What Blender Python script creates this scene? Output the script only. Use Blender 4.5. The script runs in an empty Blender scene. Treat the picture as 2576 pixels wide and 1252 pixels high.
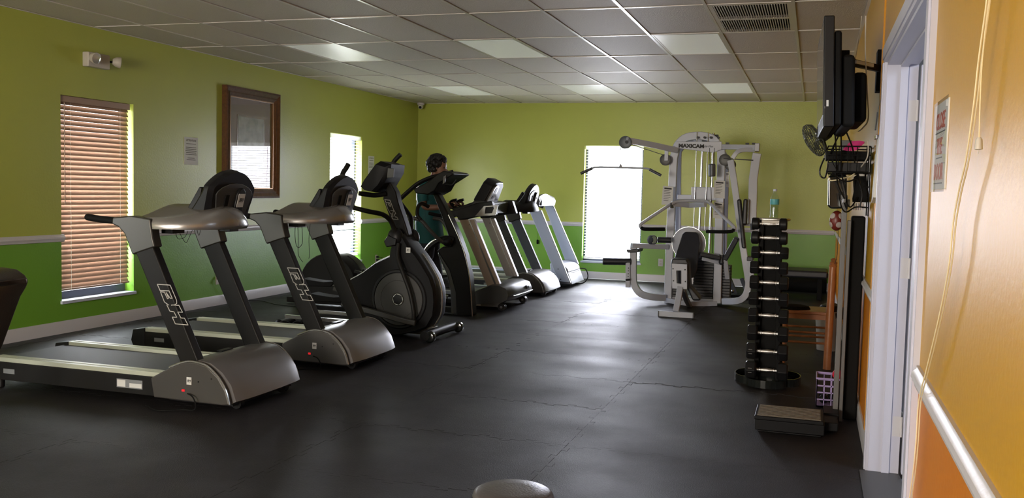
import bpy, bmesh, math, random
from mathutils import Vector, Matrix
random.seed(7)
PI = math.pi
C = bpy.context.scene.collection
scn = bpy.context.scene

# ------------------------------------------------------------------ camera
cam = bpy.data.cameras.new('camera'); camo = bpy.data.objects.new('camera', cam); C.objects.link(camo)
cam.sensor_width = 36; cam.lens = 32.978; cam.clip_start = .02; cam.clip_end = 200
RM = [[0.95153, -0.30463, -0.04225], [0.30661, 0.95035, 0.05318], [0.02395, -0.06356, 0.99769]]
m = Matrix(((RM[0][0], RM[0][2], -RM[0][1], 6.2368), (RM[1][0], RM[1][2], -RM[1][1], 0), (RM[2][0], RM[2][2], -RM[2][1], 1.3576), (0, 0, 0, 1)))
camo.matrix_world = m
scn.camera = camo

# ------------------------------------------------------------------ light and exposure
W = bpy.data.worlds.new('world'); scn.world = W; W.use_nodes = True
wb = W.node_tree.nodes['Background']; wb.inputs[0].default_value = (.86, .93, 1, 1); wb.inputs[1].default_value = 6.0
scn.view_settings.view_transform = 'Standard'; scn.view_settings.look = 'None'
scn.view_settings.exposure = 0.9; scn.view_settings.gamma = 1; scn.view_settings.use_curve_mapping = False
def area(name, loc, direction, sx, sy, power, col, spread=PI):
    l = bpy.data.lights.new(name, 'AREA'); l.shape = 'RECTANGLE'; l.size = sx; l.size_y = sy; l.energy = power; l.color = col; l.spread = spread
    o = bpy.data.objects.new(name, l); C.objects.link(o); o.location = loc
    o.rotation_euler = Vector(direction).to_track_quat('-Z', 'Y').to_euler(); return o
# daylight outside each window of the room (the rear ones unseen behind the camera); corridor lamp added beyond the doorway
area('daylight_back_window', (3.27, 14.72, 1.18), (0, -1, 0), 1.25, 2.1, 125, (.84, .84, 1))
area('daylight_left_window_far', (-.42, 11.8, 1.18), (1, 0, 0), 2.1, 1.25, 130, (.88, .91, 1))
area('daylight_left_window_near', (-.42, 7.03, 1.18), (1, 0, 0), 2.1, 1.25, 85, (.88, .93, 1))
area('daylight_left_window_rear', (-.42, 2.3, 1.18), (1, 0, 0), 2.1, 1.2, 26, (1, .93, .88))
area('daylight_rear_window', (3.2, -3.55, 1.3), (0, 1, 0), 2.6, 1.9, 300, (1, .87, .70))
area('corridor_daylight', (8.1, 4.0, 2.3), (-.3, 0, -1), 1.0, 1.2, 22, (.72, .82, 1))

# ------------------------------------------------------------------ materials
def mat(name, col, rough=.5, metal=0, var=0, vscale=8, bump=0, bscale=60, spec=.5, coat=0, detail=4, trans=0, emit=None, estr=0, objrand=0):
    M = bpy.data.materials.new(name); M.use_nodes = True; nt = M.node_tree; n = nt.nodes; b = n['Principled BSDF']
    b.inputs['Base Color'].default_value = (*col, 1); b.inputs['Roughness'].default_value = rough; b.inputs['Metallic'].default_value = metal
    b.inputs['Specular IOR Level'].default_value = spec; b.inputs['Coat Weight'].default_value = coat; b.inputs['Coat Roughness'].default_value = .15
    if trans: b.inputs['Transmission Weight'].default_value = trans
    if emit: b.inputs['Emission Color'].default_value = (*emit, 1); b.inputs['Emission Strength'].default_value = estr
    tc = n.new('ShaderNodeNewGeometry')
    if var or objrand:
        ns = n.new('ShaderNodeTexNoise'); ns.inputs['Scale'].default_value = vscale; ns.inputs['Detail'].default_value = detail
        nt.links.new(tc.outputs['Position'], ns.inputs['Vector'])
        hs = n.new('ShaderNodeHueSaturation'); hs.inputs['Color'].default_value = (*col, 1)
        mr = n.new('ShaderNodeMapRange'); mr.inputs['From Min'].default_value = .3; mr.inputs['From Max'].default_value = .7
        mr.inputs['To Min'].default_value = 1 - var; mr.inputs['To Max'].default_value = 1 + var
        nt.links.new(ns.outputs['Fac'], mr.inputs['Value'])
        out = mr.outputs[0]
        if objrand:
            oi = n.new('ShaderNodeObjectInfo'); m2 = n.new('ShaderNodeMapRange'); m2.inputs['To Min'].default_value = 1 - objrand; m2.inputs['To Max'].default_value = 1 + objrand
            nt.links.new(oi.outputs['Random'], m2.inputs['Value']); mu = n.new('ShaderNodeMath'); mu.operation = 'MULTIPLY'
            nt.links.new(m2.outputs[0], mu.inputs[0]); nt.links.new(out, mu.inputs[1]); out = mu.outputs[0]
        nt.links.new(out, hs.inputs['Value']); nt.links.new(hs.outputs['Color'], b.inputs['Base Color'])
    if bump:
        n2 = n.new('ShaderNodeTexNoise'); n2.inputs['Scale'].default_value = bscale; n2.inputs['Detail'].default_value = 3
        nt.links.new(tc.outputs['Position'], n2.inputs['Vector'])
        bp = n.new('ShaderNodeBump'); bp.inputs['Strength'].default_value = bump; bp.inputs['Distance'].default_value = .004
        nt.links.new(n2.outputs['Fac'], bp.inputs['Height']); nt.links.new(bp.outputs['Normal'], b.inputs['Normal'])
    return M
def two_tone(name, up, lo, zs, rough, bump, spec=.5):
    M = mat(name, up, rough, bump=bump, bscale=55, spec=spec); nt = M.node_tree; n = nt.nodes; b = n['Principled BSDF']
    g = n.new('ShaderNodeNewGeometry'); s = n.new('ShaderNodeSeparateXYZ'); nt.links.new(g.outputs['Position'], s.inputs[0])
    c = n.new('ShaderNodeMath'); c.operation = 'GREATER_THAN'; c.inputs[1].default_value = zs; nt.links.new(s.outputs['Z'], c.inputs[0])
    ns = n.new('ShaderNodeTexNoise'); ns.inputs['Scale'].default_value = 1.3; ns.inputs['Detail'].default_value = 6; nt.links.new(g.outputs['Position'], ns.inputs['Vector'])
    mx = n.new('ShaderNodeMix'); mx.data_type = 'RGBA'; nt.links.new(c.outputs[0], mx.inputs[0]); mx.inputs[6].default_value = (*lo, 1); mx.inputs[7].default_value = (*up, 1)
    hs = n.new('ShaderNodeHueSaturation'); mr = n.new('ShaderNodeMapRange'); mr.inputs['To Min'].default_value = .93; mr.inputs['To Max'].default_value = 1.07
    nt.links.new(ns.outputs['Fac'], mr.inputs['Value']); nt.links.new(mr.outputs[0], hs.inputs['Value']); nt.links.new(mx.outputs[2], hs.inputs['Color'])
    nt.links.new(hs.outputs['Color'], b.inputs['Base Color']); return M
def glass(name, col=(1, 1, 1), rough=0, fac=.08):
    M = bpy.data.materials.new(name); M.use_nodes = True; nt = M.node_tree; n = nt.nodes; n.remove(n['Principled BSDF'])
    t = n.new('ShaderNodeBsdfTransparent'); t.inputs[0].default_value = (*col, 1); g = n.new('ShaderNodeBsdfGlossy'); g.inputs['Roughness'].default_value = rough
    fr = n.new('ShaderNodeFresnel'); fr.inputs[0].default_value = 1.5; mx = n.new('ShaderNodeMixShader')
    gg = n.new('ShaderNodeNewGeometry'); im = n.new('ShaderNodeMath'); im.operation = 'SUBTRACT'; im.inputs[0].default_value = 1; nt.links.new(gg.outputs['Backfacing'], im.inputs[1]); mm = n.new('ShaderNodeMath'); mm.operation = 'MULTIPLY'; nt.links.new(im.outputs[0], mm.inputs[0]); nt.links.new(fr.outputs[0], mm.inputs[1]); nt.links.new(mm.outputs[0], mx.inputs[0]); nt.links.new(t.outputs[0], mx.inputs[1]); nt.links.new(g.outputs[0], mx.inputs[2]); nt.links.new(mx.outputs[0], n['Material Output'].inputs[0]); return M
def slatmat(name, col, tr, rough=.4):
    M = mat(name, col, rough, bump=.1); nt = M.node_tree; n = nt.nodes; b = n['Principled BSDF']
    t = n.new('ShaderNodeBsdfTranslucent'); t.inputs[0].default_value = (*col, 1); mx = n.new('ShaderNodeMixShader'); mx.inputs[0].default_value = tr
    nt.links.new(b.outputs[0], mx.inputs[1]); nt.links.new(t.outputs[0], mx.inputs[2]); nt.links.new(mx.outputs[0], n['Material Output'].inputs[0]); return M
def rubber_floor():
    M = mat('speckled black rubber', (.018, .016, .018), .42, bump=.7, bscale=240, spec=.25); nt = M.node_tree; n = nt.nodes; b = n['Principled BSDF']
    g = n.new('ShaderNodeNewGeometry'); v = n.new('ShaderNodeTexVoronoi'); v.inputs['Scale'].default_value = 95; nt.links.new(g.outputs['Position'], v.inputs['Vector'])
    r = n.new('ShaderNodeValToRGB'); r.color_ramp.elements[0].position = .10; r.color_ramp.elements[0].color = (.045, .043, .047, 1); r.color_ramp.elements[1].position = .2; r.color_ramp.elements[1].color = (.0165, .0145, .0160, 1)
    nt.links.new(v.outputs['Distance'], r.inputs[0]); nt.links.new(r.outputs[0], b.inputs['Base Color'])
    ns = n.new('ShaderNodeTexNoise'); ns.inputs['Scale'].default_value = 1.6; ns.inputs['Detail'].default_value = 7; nt.links.new(g.outputs['Position'], ns.inputs['Vector'])
    mr = n.new('ShaderNodeMapRange'); mr.inputs['From Min'].default_value = .3; mr.inputs['From Max'].default_value = .7; mr.inputs['To Min'].default_value = .46; mr.inputs['To Max'].default_value = .60
    nt.links.new(ns.outputs['Fac'], mr.inputs['Value']); nt.links.new(mr.outputs[0], b.inputs['Roughness'])
    # gentle waviness of the laid mats
    n3 = n.new('ShaderNodeTexNoise'); n3.inputs['Scale'].default_value = 2.2; nt.links.new(g.outputs['Position'], n3.inputs['Vector'])
    b3 = n.new('ShaderNodeBump'); b3.inputs['Strength'].default_value = .2; b3.inputs['Distance'].default_value = .03; nt.links.new(n3.outputs['Fac'], b3.inputs['Height'])
    old = [l for l in nt.links if l.to_socket == b.inputs['Normal']][0].from_node; nt.links.new(b3.outputs['Normal'], old.inputs['Normal']); return M
def ceiling_tile():
    M = mat('mineral ceiling tile', (.68, .63, .585), .62, var=.08, vscale=140, bump=.8, bscale=110, spec=.5, objrand=.07); return M
G_UP, G_LO = (.43, .475, .080), (.165, .37, .032)
M = {
 'green': two_tone('green wall paint', G_UP, G_LO, .84, .34, .25),
 'gold': two_tone('gold and orange wall paint', (.56, .30, .008), (.62, .20, .004), .84, .38, .2, spec=.25),
 'floor': rubber_floor(), 'tile': ceiling_tile(),
 'tee': mat('white ceiling grid', (.70, .66, .64), .32),
 'trim': mat('white trim paint', (.60, .58, .60), .35, bump=.15),
 'door': mat('white door paint', (.55, .55, .65), .4, bump=.15),
 'sill': mat('pale window sill', (.55, .60, .70), .3),
 'diffuser': mat('frosted light diffuser', (.93, .95, .94), .25, bump=.2, bscale=300, emit=(.97, 1, 1), estr=.075),  # weak emission added so the panels look brighter than the tiles
 'black': mat('black plastic', (.009, .009, .010), .40, spec=.25),
 'softblack': mat('soft matt black', (.007, .007, .007), .7, spec=.12),
 'gloss': mat('glossy black', (.010, .012, .012), .08, coat=.5),
 'charcoal': mat('charcoal painted steel', (.013, .0125, .012), .42, bump=.1, bscale=300, spec=.15),
 'darkgrey': mat('dark grey plastic', (.050, .050, .048), .40),
 'discgrey': mat('grey disc cover', (.062, .063, .062), .5, spec=.25),
 'housing': mat('matt black housing', (.007, .007, .008), .48, spec=.16),
 'silver': mat('satin silver plastic', (.30, .29, .28), .27, metal=.7),
 'bracket': mat('dark satin bracket', (.055, .052, .047), .34, metal=.5), 'hood': mat('satin grey hood', (.18, .172, .172), .36, metal=.4),
 'hoodside': mat('dark grey side cover', (.060, .056, .052), .40, metal=.2),
 'edge': mat('bright edge strip', (.52, .52, .50), .22, metal=.8),
 'alu': mat('greenish aluminium rail', (.50, .52, .42), .42, metal=.3),
 'belt': mat('running belt', (.020, .020, .019), .55, bump=.3, bscale=400),
 'chrome': mat('chrome', (.42, .43, .46), .16, metal=1),
 'handle': mat('brushed steel handle', (.62, .61, .60), .28, metal=1, bump=.3, bscale=500),
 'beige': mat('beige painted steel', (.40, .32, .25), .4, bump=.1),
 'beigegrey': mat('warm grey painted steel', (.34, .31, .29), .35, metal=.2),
 'greyblue': mat('blue grey painted steel', (.085, .095, .11), .4, metal=.2),
 'paleblue': mat('pale blue grey painted steel', (.42, .47, .58), .3, metal=.2),
 'white': mat('white powder coat', (.44, .47, .55), .35, bump=.1),
 'paper': mat('white paper', (.72, .72, .70), .6),
 'ink': mat('black ink', (.03, .03, .03), .6), 'redink': mat('faded red ink', (.50, .10, .05), .6),
 'label': mat('white sticker', (.62, .62, .60), .4), 'greylabel': mat('grey sticker', (.20, .21, .22), .35),
 'line': mat('pale outline print', (.45, .44, .41), .4), 'darkline': mat('dark outline print', (.035, .035, .04), .4),
 'red': mat('red plastic', (.62, .02, .03), .25, emit=(.9, .02, .03), estr=.25), 'redball': mat('red rubber', (.60, .02, .05), .35),
 'slat': slatmat('tan faux wood slat', (.38, .25, .175), .04),
 'cream': slatmat('cream slat', (.86, .86, .80), .5), 'cord': mat('cream cord', (.80, .68, .42), .5),
 'wood': mat('dark stained frame wood', (.11, .045, .018), .30, var=.3, vscale=30, coat=.3), 'gilt': mat('dull gilt moulding', (.30, .17, .08), .3, metal=.4),
 'pine': mat('orange varnished pine', (.36, .13, .042), .35, var=.15, vscale=14), 'matboard': mat('brown mat board', (.17, .11, .08), .5),
 'art': mat('muted print', (.20, .20, .15), .4, var=.4, vscale=9), 'vinyl': mat('dark brown vinyl', (.030, .022, .017), .30, bump=.3, bscale=120),
 'padblack': mat('black vinyl pad', (.018, .020, .028), .42, bump=.2, bscale=150), 'greyvinyl': mat('grey vinyl', (.075, .068, .068), .38, bump=.25, bscale=140),
 'lilac': mat('lilac plastic', (.42, .32, .62), .4), 'pink': mat('hot pink cloth', (.85, .06, .30), .6),
 'teal': mat('teal cloth', (.004, .085, .092), .7, bump=.3, bscale=60), 'tealbright': mat('bright teal cloth', (.01, .45, .52), .6), 'navy': mat('dark leggings', (.010, .012, .020), .8),
 'skin': mat('brown skin', (.21, .10, .065), .5), 'hair': mat('black curly hair', (.006, .005, .005), .6, bump=1, bscale=60),
 'sleeve': mat('pale shoulder patch', (.66, .64, .72), .7), 'shoe': mat('dark shoe', (.03, .03, .035), .6),
 'lens': mat('clear lens', (.7, .7, .68), .1, metal=.6), 'ivory': mat('ivory plastic', (.52, .48, .42), .4),
 'winglass': glass('window glass'), 'picglass': glass('picture glass'), 'bottle': glass('clear bottle plastic', (.90, .95, .96), .05), 'water': glass('water', (.86, .93, .95)),
 'bottlelabel': mat('blue green bottle label', (.10, .38, .42), .4), 'concrete': mat('grey corridor floor', (.22, .22, .23), .6), 'corr': mat('pale corridor wall', (.5, .52, .56), .7),
 'screen': mat('dark screen', (.12, .11, .10), .12), 'cage': mat('grey green plastic', (.075, .080, .062), .35), 'steelgrey': mat('grey enamel', (.13, .13, .13), .4),
 'board': mat('brown floor board', (.06, .045, .038), .35, bump=.3, bscale=40), 'maskwhite': mat('pale patch vinyl', (.42, .37, .34), .6), 'wbin': mat('pale plastic bin', (.38, .35, .32), .5),
 'framedark': mat('dark bronze window frame', (.05, .06, .09), .4), 'tread': mat('ribbed brown rubber', (.15, .125, .095), .5), 'ground': mat('pale outside ground', (.4, .42, .38), .9),
}

# ------------------------------------------------------------------ mesh building
def vec(*a): return Vector(a)
def smooth_path(P, n=6):
    P = [Vector(p) for p in P]
    if len(P) < 3: return P
    out = []
    for i in range(len(P) - 1):
        p0 = P[max(i - 1, 0)]; p1 = P[i]; p2 = P[i + 1]; p3 = P[min(i + 2, len(P) - 1)]
        for k in range(n):
            t = k / n
            out.append(.5 * ((2 * p1) + (p2 - p0) * t + (2 * p0 - 5 * p1 + 4 * p2 - p3) * t * t + (3 * p1 - p0 - 3 * p2 + p3) * t ** 3))
    out.append(P[-1]); return out
class MB:
    def __init__(s): s.v = []; s.f = []
    def add(s, vs, fs):
        b = len(s.v); s.v += [Vector(v) for v in vs]; s.f += [tuple(b + i for i in f) for f in fs]; return s
    def box(s, a, b):
        x0, y0, z0 = (min(a[i], b[i]) for i in range(3)); x1, y1, z1 = (max(a[i], b[i]) for i in range(3))
        return s.add([(x0, y0, z0), (x1, y0, z0), (x1, y1, z0), (x0, y1, z0), (x0, y0, z1), (x1, y0, z1), (x1, y1, z1), (x0, y1, z1)],
                     [(0, 3, 2, 1), (4, 5, 6, 7), (0, 1, 5, 4), (1, 2, 6, 5), (2, 3, 7, 6), (3, 0, 4, 7)])
    def loft(s, rings, cap=True, closed=True):
        n = len(rings[0]); b = [v for r in rings for v in r]; f = []
        for i in range(len(rings) - 1):
            for j in range(n if closed else n - 1):
                k = (j + 1) % n; f.append((i * n + j, i * n + k, (i + 1) * n + k, (i + 1) * n + j))
        if cap: f.append(tuple(range(n - 1, -1, -1))); f.append(tuple((len(rings) - 1) * n + j for j in range(n)))
        return s.add(b, f)
    def prism(s, P, y0, y1):                       # profile in X, Z swept along Y
        return s.loft([[(p[0], y0, p[1]) for p in P], [(p[0], y1, p[1]) for p in P]])
    def prismx(s, P, x0, x1):                      # profile in Y, Z swept along X
        return s.loft([[(x0, p[0], p[1]) for p in P], [(x1, p[0], p[1]) for p in P]])
    def prismz(s, P, z0, z1):
        return s.loft([[(p[0], p[1], z0) for p in P], [(p[0], p[1], z1) for p in P]])
    def tube(s, P, r, n=10, sm=0, taper=None, ry=None, up=None):
        P = smooth_path(P, sm) if sm else [Vector(p) for p in P]
        rings = []; prev = None
        for i, p in enumerate(P):
            d = (P[min(i + 1, len(P) - 1)] - P[max(i - 1, 0)]).normalized()
            if prev is None:
                u = Vector(up) if up else (Vector((0, 0, 1)) if abs(d.z) < .9 else Vector((0, 1, 0)))
            else: u = prev
            u = (u - d * u.dot(d)).normalized(); w = d.cross(u); prev = u
            rr = r if taper is None else r + (taper - r) * i / (len(P) - 1)
            r2 = rr if ry is None else ry * rr / r
            rings.append([p + u * (math.cos(2 * PI * k / n) * rr) + w * (math.sin(2 * PI * k / n) * r2) for k in range(n)])
        return s.loft(rings)
    def bar(s, P, w, h, up=(0, 1, 0), sm=0):        # rectangular section: h along up, w across
        P = smooth_path(P, sm) if sm else [Vector(p) for p in P]; rings = []
        for i, p in enumerate(P):
            d = (P[min(i + 1, len(P) - 1)] - P[max(i - 1, 0)]).normalized(); u = Vector(up); u = (u - d * u.dot(d)).normalized(); q = d.cross(u)
            rings.append([p + u * (h / 2) * a + q * (w / 2) * b for a, b in ((1, 1), (1, -1), (-1, -1), (-1, 1))])
        return s.loft(rings)
    def cyl(s, a, b, r, n=20, r2=None):
        return s.tube([a, b], r, n, taper=r if r2 is None else r2)
    def lathe(s, prof, c, axis=(0, 0, 1), n=24):    # prof: (radius, height)
        ax = Vector(axis).normalized(); u = ax.orthogonal().normalized(); w = ax.cross(u); c = Vector(c)
        return s.loft([[c + ax * h + (u * math.cos(2 * PI * k / n) + w * math.sin(2 * PI * k / n)) * max(r, 1e-4) for k in range(n)] for r, h in prof])
    def ball(s, c, r, n=12, m=8):
        c = Vector(c); r = Vector(r) if hasattr(r, '__len__') else Vector((r, r, r)); R = []
        for i in range(m + 1):
            a = -PI / 2 + PI * i / m; q = max(math.cos(a), 1e-3)
            R.append([c + Vector((r.x * q * math.cos(2 * PI * k / n), r.y * q * math.sin(2 * PI * k / n), r.z * math.sin(a))) for k in range(n)])
        return s.loft(R)
    def build(s, name, m, parent=None, bevel=0, seg=2, ang=35, sub=0, label=None, cat=None, group=None, kind=None, loc=None):
        off = Vector((0, 0, 0)); q = parent
        while q is not None: off += q.location; q = q.parent
        if parent is None and loc is None and s.v:
            xs = [v.x for v in s.v]; ys = [v.y for v in s.v]; zs = [v.z for v in s.v]; loc = ((min(xs) + max(xs)) / 2, (min(ys) + max(ys)) / 2, min(zs))
        L = Vector(loc) if loc is not None and parent is None else Vector((0, 0, 0)); off += L
        me = bpy.data.meshes.new(name); me.from_pydata([v - off for v in s.v], [], s.f)
        bm = bmesh.new(); bm.from_mesh(me); bmesh.ops.recalc_face_normals(bm, faces=bm.faces); bm.to_mesh(me); bm.free()
        me.materials.append(M[m] if isinstance(m, str) else m)
        me.polygons.foreach_set('use_smooth', [True] * len(me.polygons)); me.set_sharp_from_angle(angle=math.radians(ang))
        o = bpy.data.objects.new(name, me); C.objects.link(o); o.parent = parent; o.location = L
        if bevel:
            b = o.modifiers.new('bevel', 'BEVEL'); b.width = bevel; b.segments = seg; b.limit_method = 'ANGLE'; b.angle_limit = math.radians(40); b.harden_normals = True
        if sub: d = o.modifiers.new('sub', 'SUBSURF'); d.levels = d.render_levels = sub
        for k, v in (('label', label), ('category', cat), ('group', group), ('kind', kind)):
            if v: o[k] = v
        return o
def thing(name, label, cat, loc, group=None):
    o = bpy.data.objects.new(name, None); o.empty_display_size = .1; C.objects.link(o); o.location = loc; o['label'] = label; o['category'] = cat
    if group: o['group'] = group
    return o
def dup(root, loc, label, mats=None, group=None, skip=()):
    kids = {}
    for o in bpy.data.objects:
        if o.parent: kids.setdefault(o.parent.name, []).append(o)
    def cp(o, par):
        c = o.copy(); C.objects.link(c); c.parent = par
        if mats and o.type == 'MESH' and o.data.materials[0].name in mats:
            c.material_slots[0].link = 'OBJECT'; c.material_slots[0].material = M[mats[o.data.materials[0].name]]
        for k in kids.get(o.name, []):
            if k.name.split('.')[0] not in skip: cp(k, c)
        return c
    r = cp(root, None); r.location = loc; r['label'] = label
    if group: r['group'] = group
    return r
def struct(name, mb, m, **k): return mb.build(name, m, kind='structure', loc=(0, 0, 0), **k)
def text(s, size, org, right, up, parent, m, name='lettering', extrude=.001, shear=0, sx=1, bold=0):
    cu = bpy.data.curves.new('t', 'FONT'); cu.body = s; cu.size = size; cu.extrude = extrude; cu.shear = shear; cu.align_x = 'CENTER'; cu.align_y = 'CENTER'; cu.offset = bold; cu.resolution_u = 3
    t = bpy.data.objects.new('t', cu); C.objects.link(t); bpy.context.view_layer.update()
    me = bpy.data.meshes.new_from_object(t.evaluated_get(bpy.context.evaluated_depsgraph_get())); bpy.data.objects.remove(t)
    r = Vector(right).normalized(); u = Vector(up).normalized(); nn = r.cross(u); org = Vector(org); mb = MB()
    mb.add([org + r * (v.co.x * sx) + u * v.co.y + nn * v.co.z for v in me.vertices], [tuple(p.vertices) for p in me.polygons])
    return mb.build(name, m, parent)
def ribbon(P, w, nrm, closed=False):
    mb = MB(); n = Vector(nrm); P = [Vector(p) for p in P]
    if closed: P = P + [P[0]]
    for a, b in zip(P, P[1:]):
        d = (b - a).normalized(); q = d.cross(n).normalized() * w / 2; e = d * w * .3
        mb.add([a - e + q, b + e + q, b + e - q, a - e - q, a - e + q + n * .0015, b + e + q + n * .0015, b + e - q + n * .0015, a - e - q + n * .0015],
               [(3, 2, 1, 0), (4, 5, 6, 7), (0, 1, 5, 4), (1, 2, 6, 5), (2, 3, 7, 6), (3, 0, 4, 7)])
    return mb

XW, YB, YR, H = 6.551, 14.251, -3.2, 2.717
# ------------------------------------------------------------------ room shell
def wall_with_holes(axis, pos, th, a0, a1, holes, z1):
    mb = MB(); cur = a0
    def b(s, e, z0, z2):
        if e - s < 1e-4 or z2 - z0 < 1e-4: return
        if axis == 'x': mb.box((pos, s, z0), (pos + th, e, z2))
        else: mb.box((s, pos, z0), (e, pos + th, z2))
    for (s, e, z0, z2) in sorted(holes):
        b(cur, s, 0, z1); b(s, e, 0, z0); b(s, e, z2, z1); cur = e
    b(cur, a1, 0, z1); return mb
WL = [(1.84, 2.74, .265, 2.08), (6.576, 7.49, .265, 2.08), (11.33, 12.26, .265, 2.06)]
WBK = [(2.815, 3.735, .25, 2.062)]
WRR = [(2.0, 4.4, .5, 2.1)]
DR = [(3.06, 4.935, 0, 2.02)]
struct('wall_left', wall_with_holes('x', 0, -.16, YR - .15, YB + .16, WL, H + .1), 'green')
struct('wall_back', wall_with_holes('y', YB, .16, 0, XW, WBK, H + .1), 'green')
struct('wall_right', wall_with_holes('x', XW, .13, YR - .15, YB + .16, DR, H + .1), 'gold')
struct('wall_rear', wall_with_holes('y', YR, -.15, 0, XW, WRR, H + .1), 'gold')
# floor: slab with interlocking rubber mats laid on it
fl = struct('floor', MB().box((-.1, YR - .1, -.12), (XW + 2.2, YB + .1, -.012)), 'concrete')
MXS = [5.03 - 1.22 * k for k in range(4, -1, -1)]; MXS = [0] + MXS[0:] + [XW]
MYS = [4.80 + .905 * k for k in range(-8, 11)]; MYS = [YR] + MYS + [YB]
def seam(i, j, horiz):       # toothed line between grid nodes
    pts = []
    if horiz:
        x0, x1, y = MXS[i], MXS[i + 1], MYS[j]; L = x1 - x0; n = max(1, int(L / .13))
        if j in (0, len(MYS) - 1): return [(x0, y), (x1, y)]
        pts = [(x0, y)]
        for k in range(n):
            c = x0 + (k + .5) * L / n; a = .020; b = .031; d = .030 * (1 if k % 2 else -1)
            pts += [(c - a, y), (c - b, y + d), (c + b, y + d), (c + a, y)]
        pts.append((x1, y))
    else:
        y0, y1, x = MYS[j], MYS[j + 1], MXS[i]; L = y1 - y0; n = max(1, int(L / .13))
        if i in (0, len(MXS) - 1): return [(x, y0), (x, y1)]
        pts = [(x, y0)]
        for k in range(n):
            c = y0 + (k + .5) * L / n; a = .020; b = .031; d = .030 * (1 if k % 2 else -1)
            pts += [(x, c - a), (x + d, c - b), (x + d, c + b), (x, c + a)]
        pts.append((x, y1))
    return pts
for i in range(len(MXS) - 1):
    for j in range(len(MYS) - 1):
        P = seam(i, j, True)[:-1] + seam(i + 1, j, False)[:-1] + seam(i, j + 1, True)[::-1][:-1] + seam(i, j, False)[::-1][:-1]
        cx = sum(p[0] for p in P) / len(P); cy = sum(p[1] for p in P) / len(P)
        dz = random.uniform(-.0006, .0006); tx = random.uniform(-.0012, .0012); ty = random.uniform(-.0012, .0012); g = .0007
        def top(p, z): return (p[0] + (cx - p[0]) * g * 2, p[1] + (cy - p[1]) * g * 2, z + dz + (p[0] - cx) * tx + (p[1] - cy) * ty)
        mb = MB().loft([[(p[0], p[1], -.012) for p in P], [top(p, -.002) for p in P]])
        mb.build('floor_mat', 'floor', fl)
# ceiling: lay-in tiles between grid runners
ce = struct('ceiling', MB().box((-.1, YR - .1, H + .06), (XW + .1, YB + .1, H + .12)), 'corr')
GX = [0] + [.545 + .61 * i for i in range(10)] + [XW]; GY = [YR] + [6.964 + 1.22 * j for j in range(-8, 6)] + [YB]
LIGHTS = {(1, 8.184), (4, 8.184), (7, 8.184), (1, 11.844), (4, 11.844), (7, 11.844), (1, 4.524), (4, 4.524), (7, 4.524), (4, .864), (1, .864)}
tw = .012
tile_mesh = {}
for i in range(len(GX) - 1):
    for j in range(len(GY) - 1):
        x0, x1, y0, y1 = GX[i] + tw, GX[i + 1] - tw, GY[j] + tw, GY[j + 1] - tw
        key = (i - 1, round(GY[j], 3))
        if key in LIGHTS: continue
        if i == 9 and abs(GY[j] - 6.964) < .01: continue
        if x1 - x0 < .02 or y1 - y0 < .02: continue
        k = (round(x1 - x0, 3), round(y1 - y0, 3))
        dz = random.uniform(0, .004)
        if k not in tile_mesh:
            o = MB().box((-(x1 - x0) / 2, -(y1 - y0) / 2, .004), ((x1 - x0) / 2, (y1 - y0) / 2, .02)).build('ceiling_tile', 'tile', ce, bevel=.002, seg=1)
            tile_mesh[k] = o; first = True
        else:
            o = tile_mesh[k].copy(); C.objects.link(o)
        o.location = ((x0 + x1) / 2, (y0 + y1) / 2, H + dz); o.rotation_euler = (random.uniform(-.003, .003), random.uniform(-.004, .004), 0)
for x in GX[1:-1]:
    MB().box((x - tw, YR, H - .001), (x + tw, YB, H + .004)).box((x - .002, YR, H + .004), (x + .002, YB, H + .04)).build('grid_runner', 'tee', ce)
for y in GY[1:-1]:
    for i in range(len(GX) - 1):
        if GX[i + 1] - GX[i] < .05: continue
        MB().box((GX[i] + tw, y - tw, H - .0005), (GX[i + 1] - tw, y + tw, H + .004)).build('cross_tee', 'tee', ce)
MB().box((0, YR, H - .001), (.02, YB, H + .004)).box((XW - .02, YR, H - .001), (XW, YB, H + .004)).box((0, YB - .02, H - .001), (XW, YB, H + .004)).build('wall_angle', 'tee', ce)
# light panels as things in the ceiling, faint glow added to their diffusers
names = {(1, 8.184): 'frosted ceiling light panel nearest the left wall, in the nearer row', (4, 8.184): 'bright frosted ceiling light panel in the nearer row, middle one',
         (7, 8.184): 'frosted ceiling light panel in the nearer row, beyond the air vent', (1, 11.844): 'small far ceiling light panel near the security camera corner',
         (4, 11.844): 'far ceiling light panel above the bright back window', (7, 11.844): 'far ceiling light panel above the white gym tower',
         (1, 4.524): 'ceiling light panel over the near treadmill side', (4, 4.524): 'ceiling light panel above the open floor', (7, 4.524): 'ceiling light panel by the orange wall',
         (4, .864): 'ceiling light panel behind the viewpoint, middle', (1, .864): 'ceiling light panel behind the viewpoint, left'}
for (i, y) in sorted(LIGHTS):
    if y < 8: 
        if (i, y) in ((4, .864), (1, .864)): pass
    x = .545 + .61 * i; t = thing('ceiling_light', names[(i, y)], 'light panel', (x + .305, y + .61, H), 'ceiling light panels')
    a, b, c, d = x + tw, y + tw, x + .61 - tw, y + 1.22 - tw
    MB().box((a, b, H + .001), (a + .02, d, H + .02)).box((c - .02, b, H + .001), (c, d, H + .02)).box((a + .02, b, H + .001), (c - .02, b + .02, H + .02)).box((a + .02, d - .02, H + .001), (c - .02, d, H + .02)).build('frame', 'tee', t)
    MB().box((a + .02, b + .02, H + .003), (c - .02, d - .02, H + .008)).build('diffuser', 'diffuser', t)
    MB().box((a + .02, b + .02, H + .035), (c - .02, d - .02, H + .04)).build('housing', 'tee', t)
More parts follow.
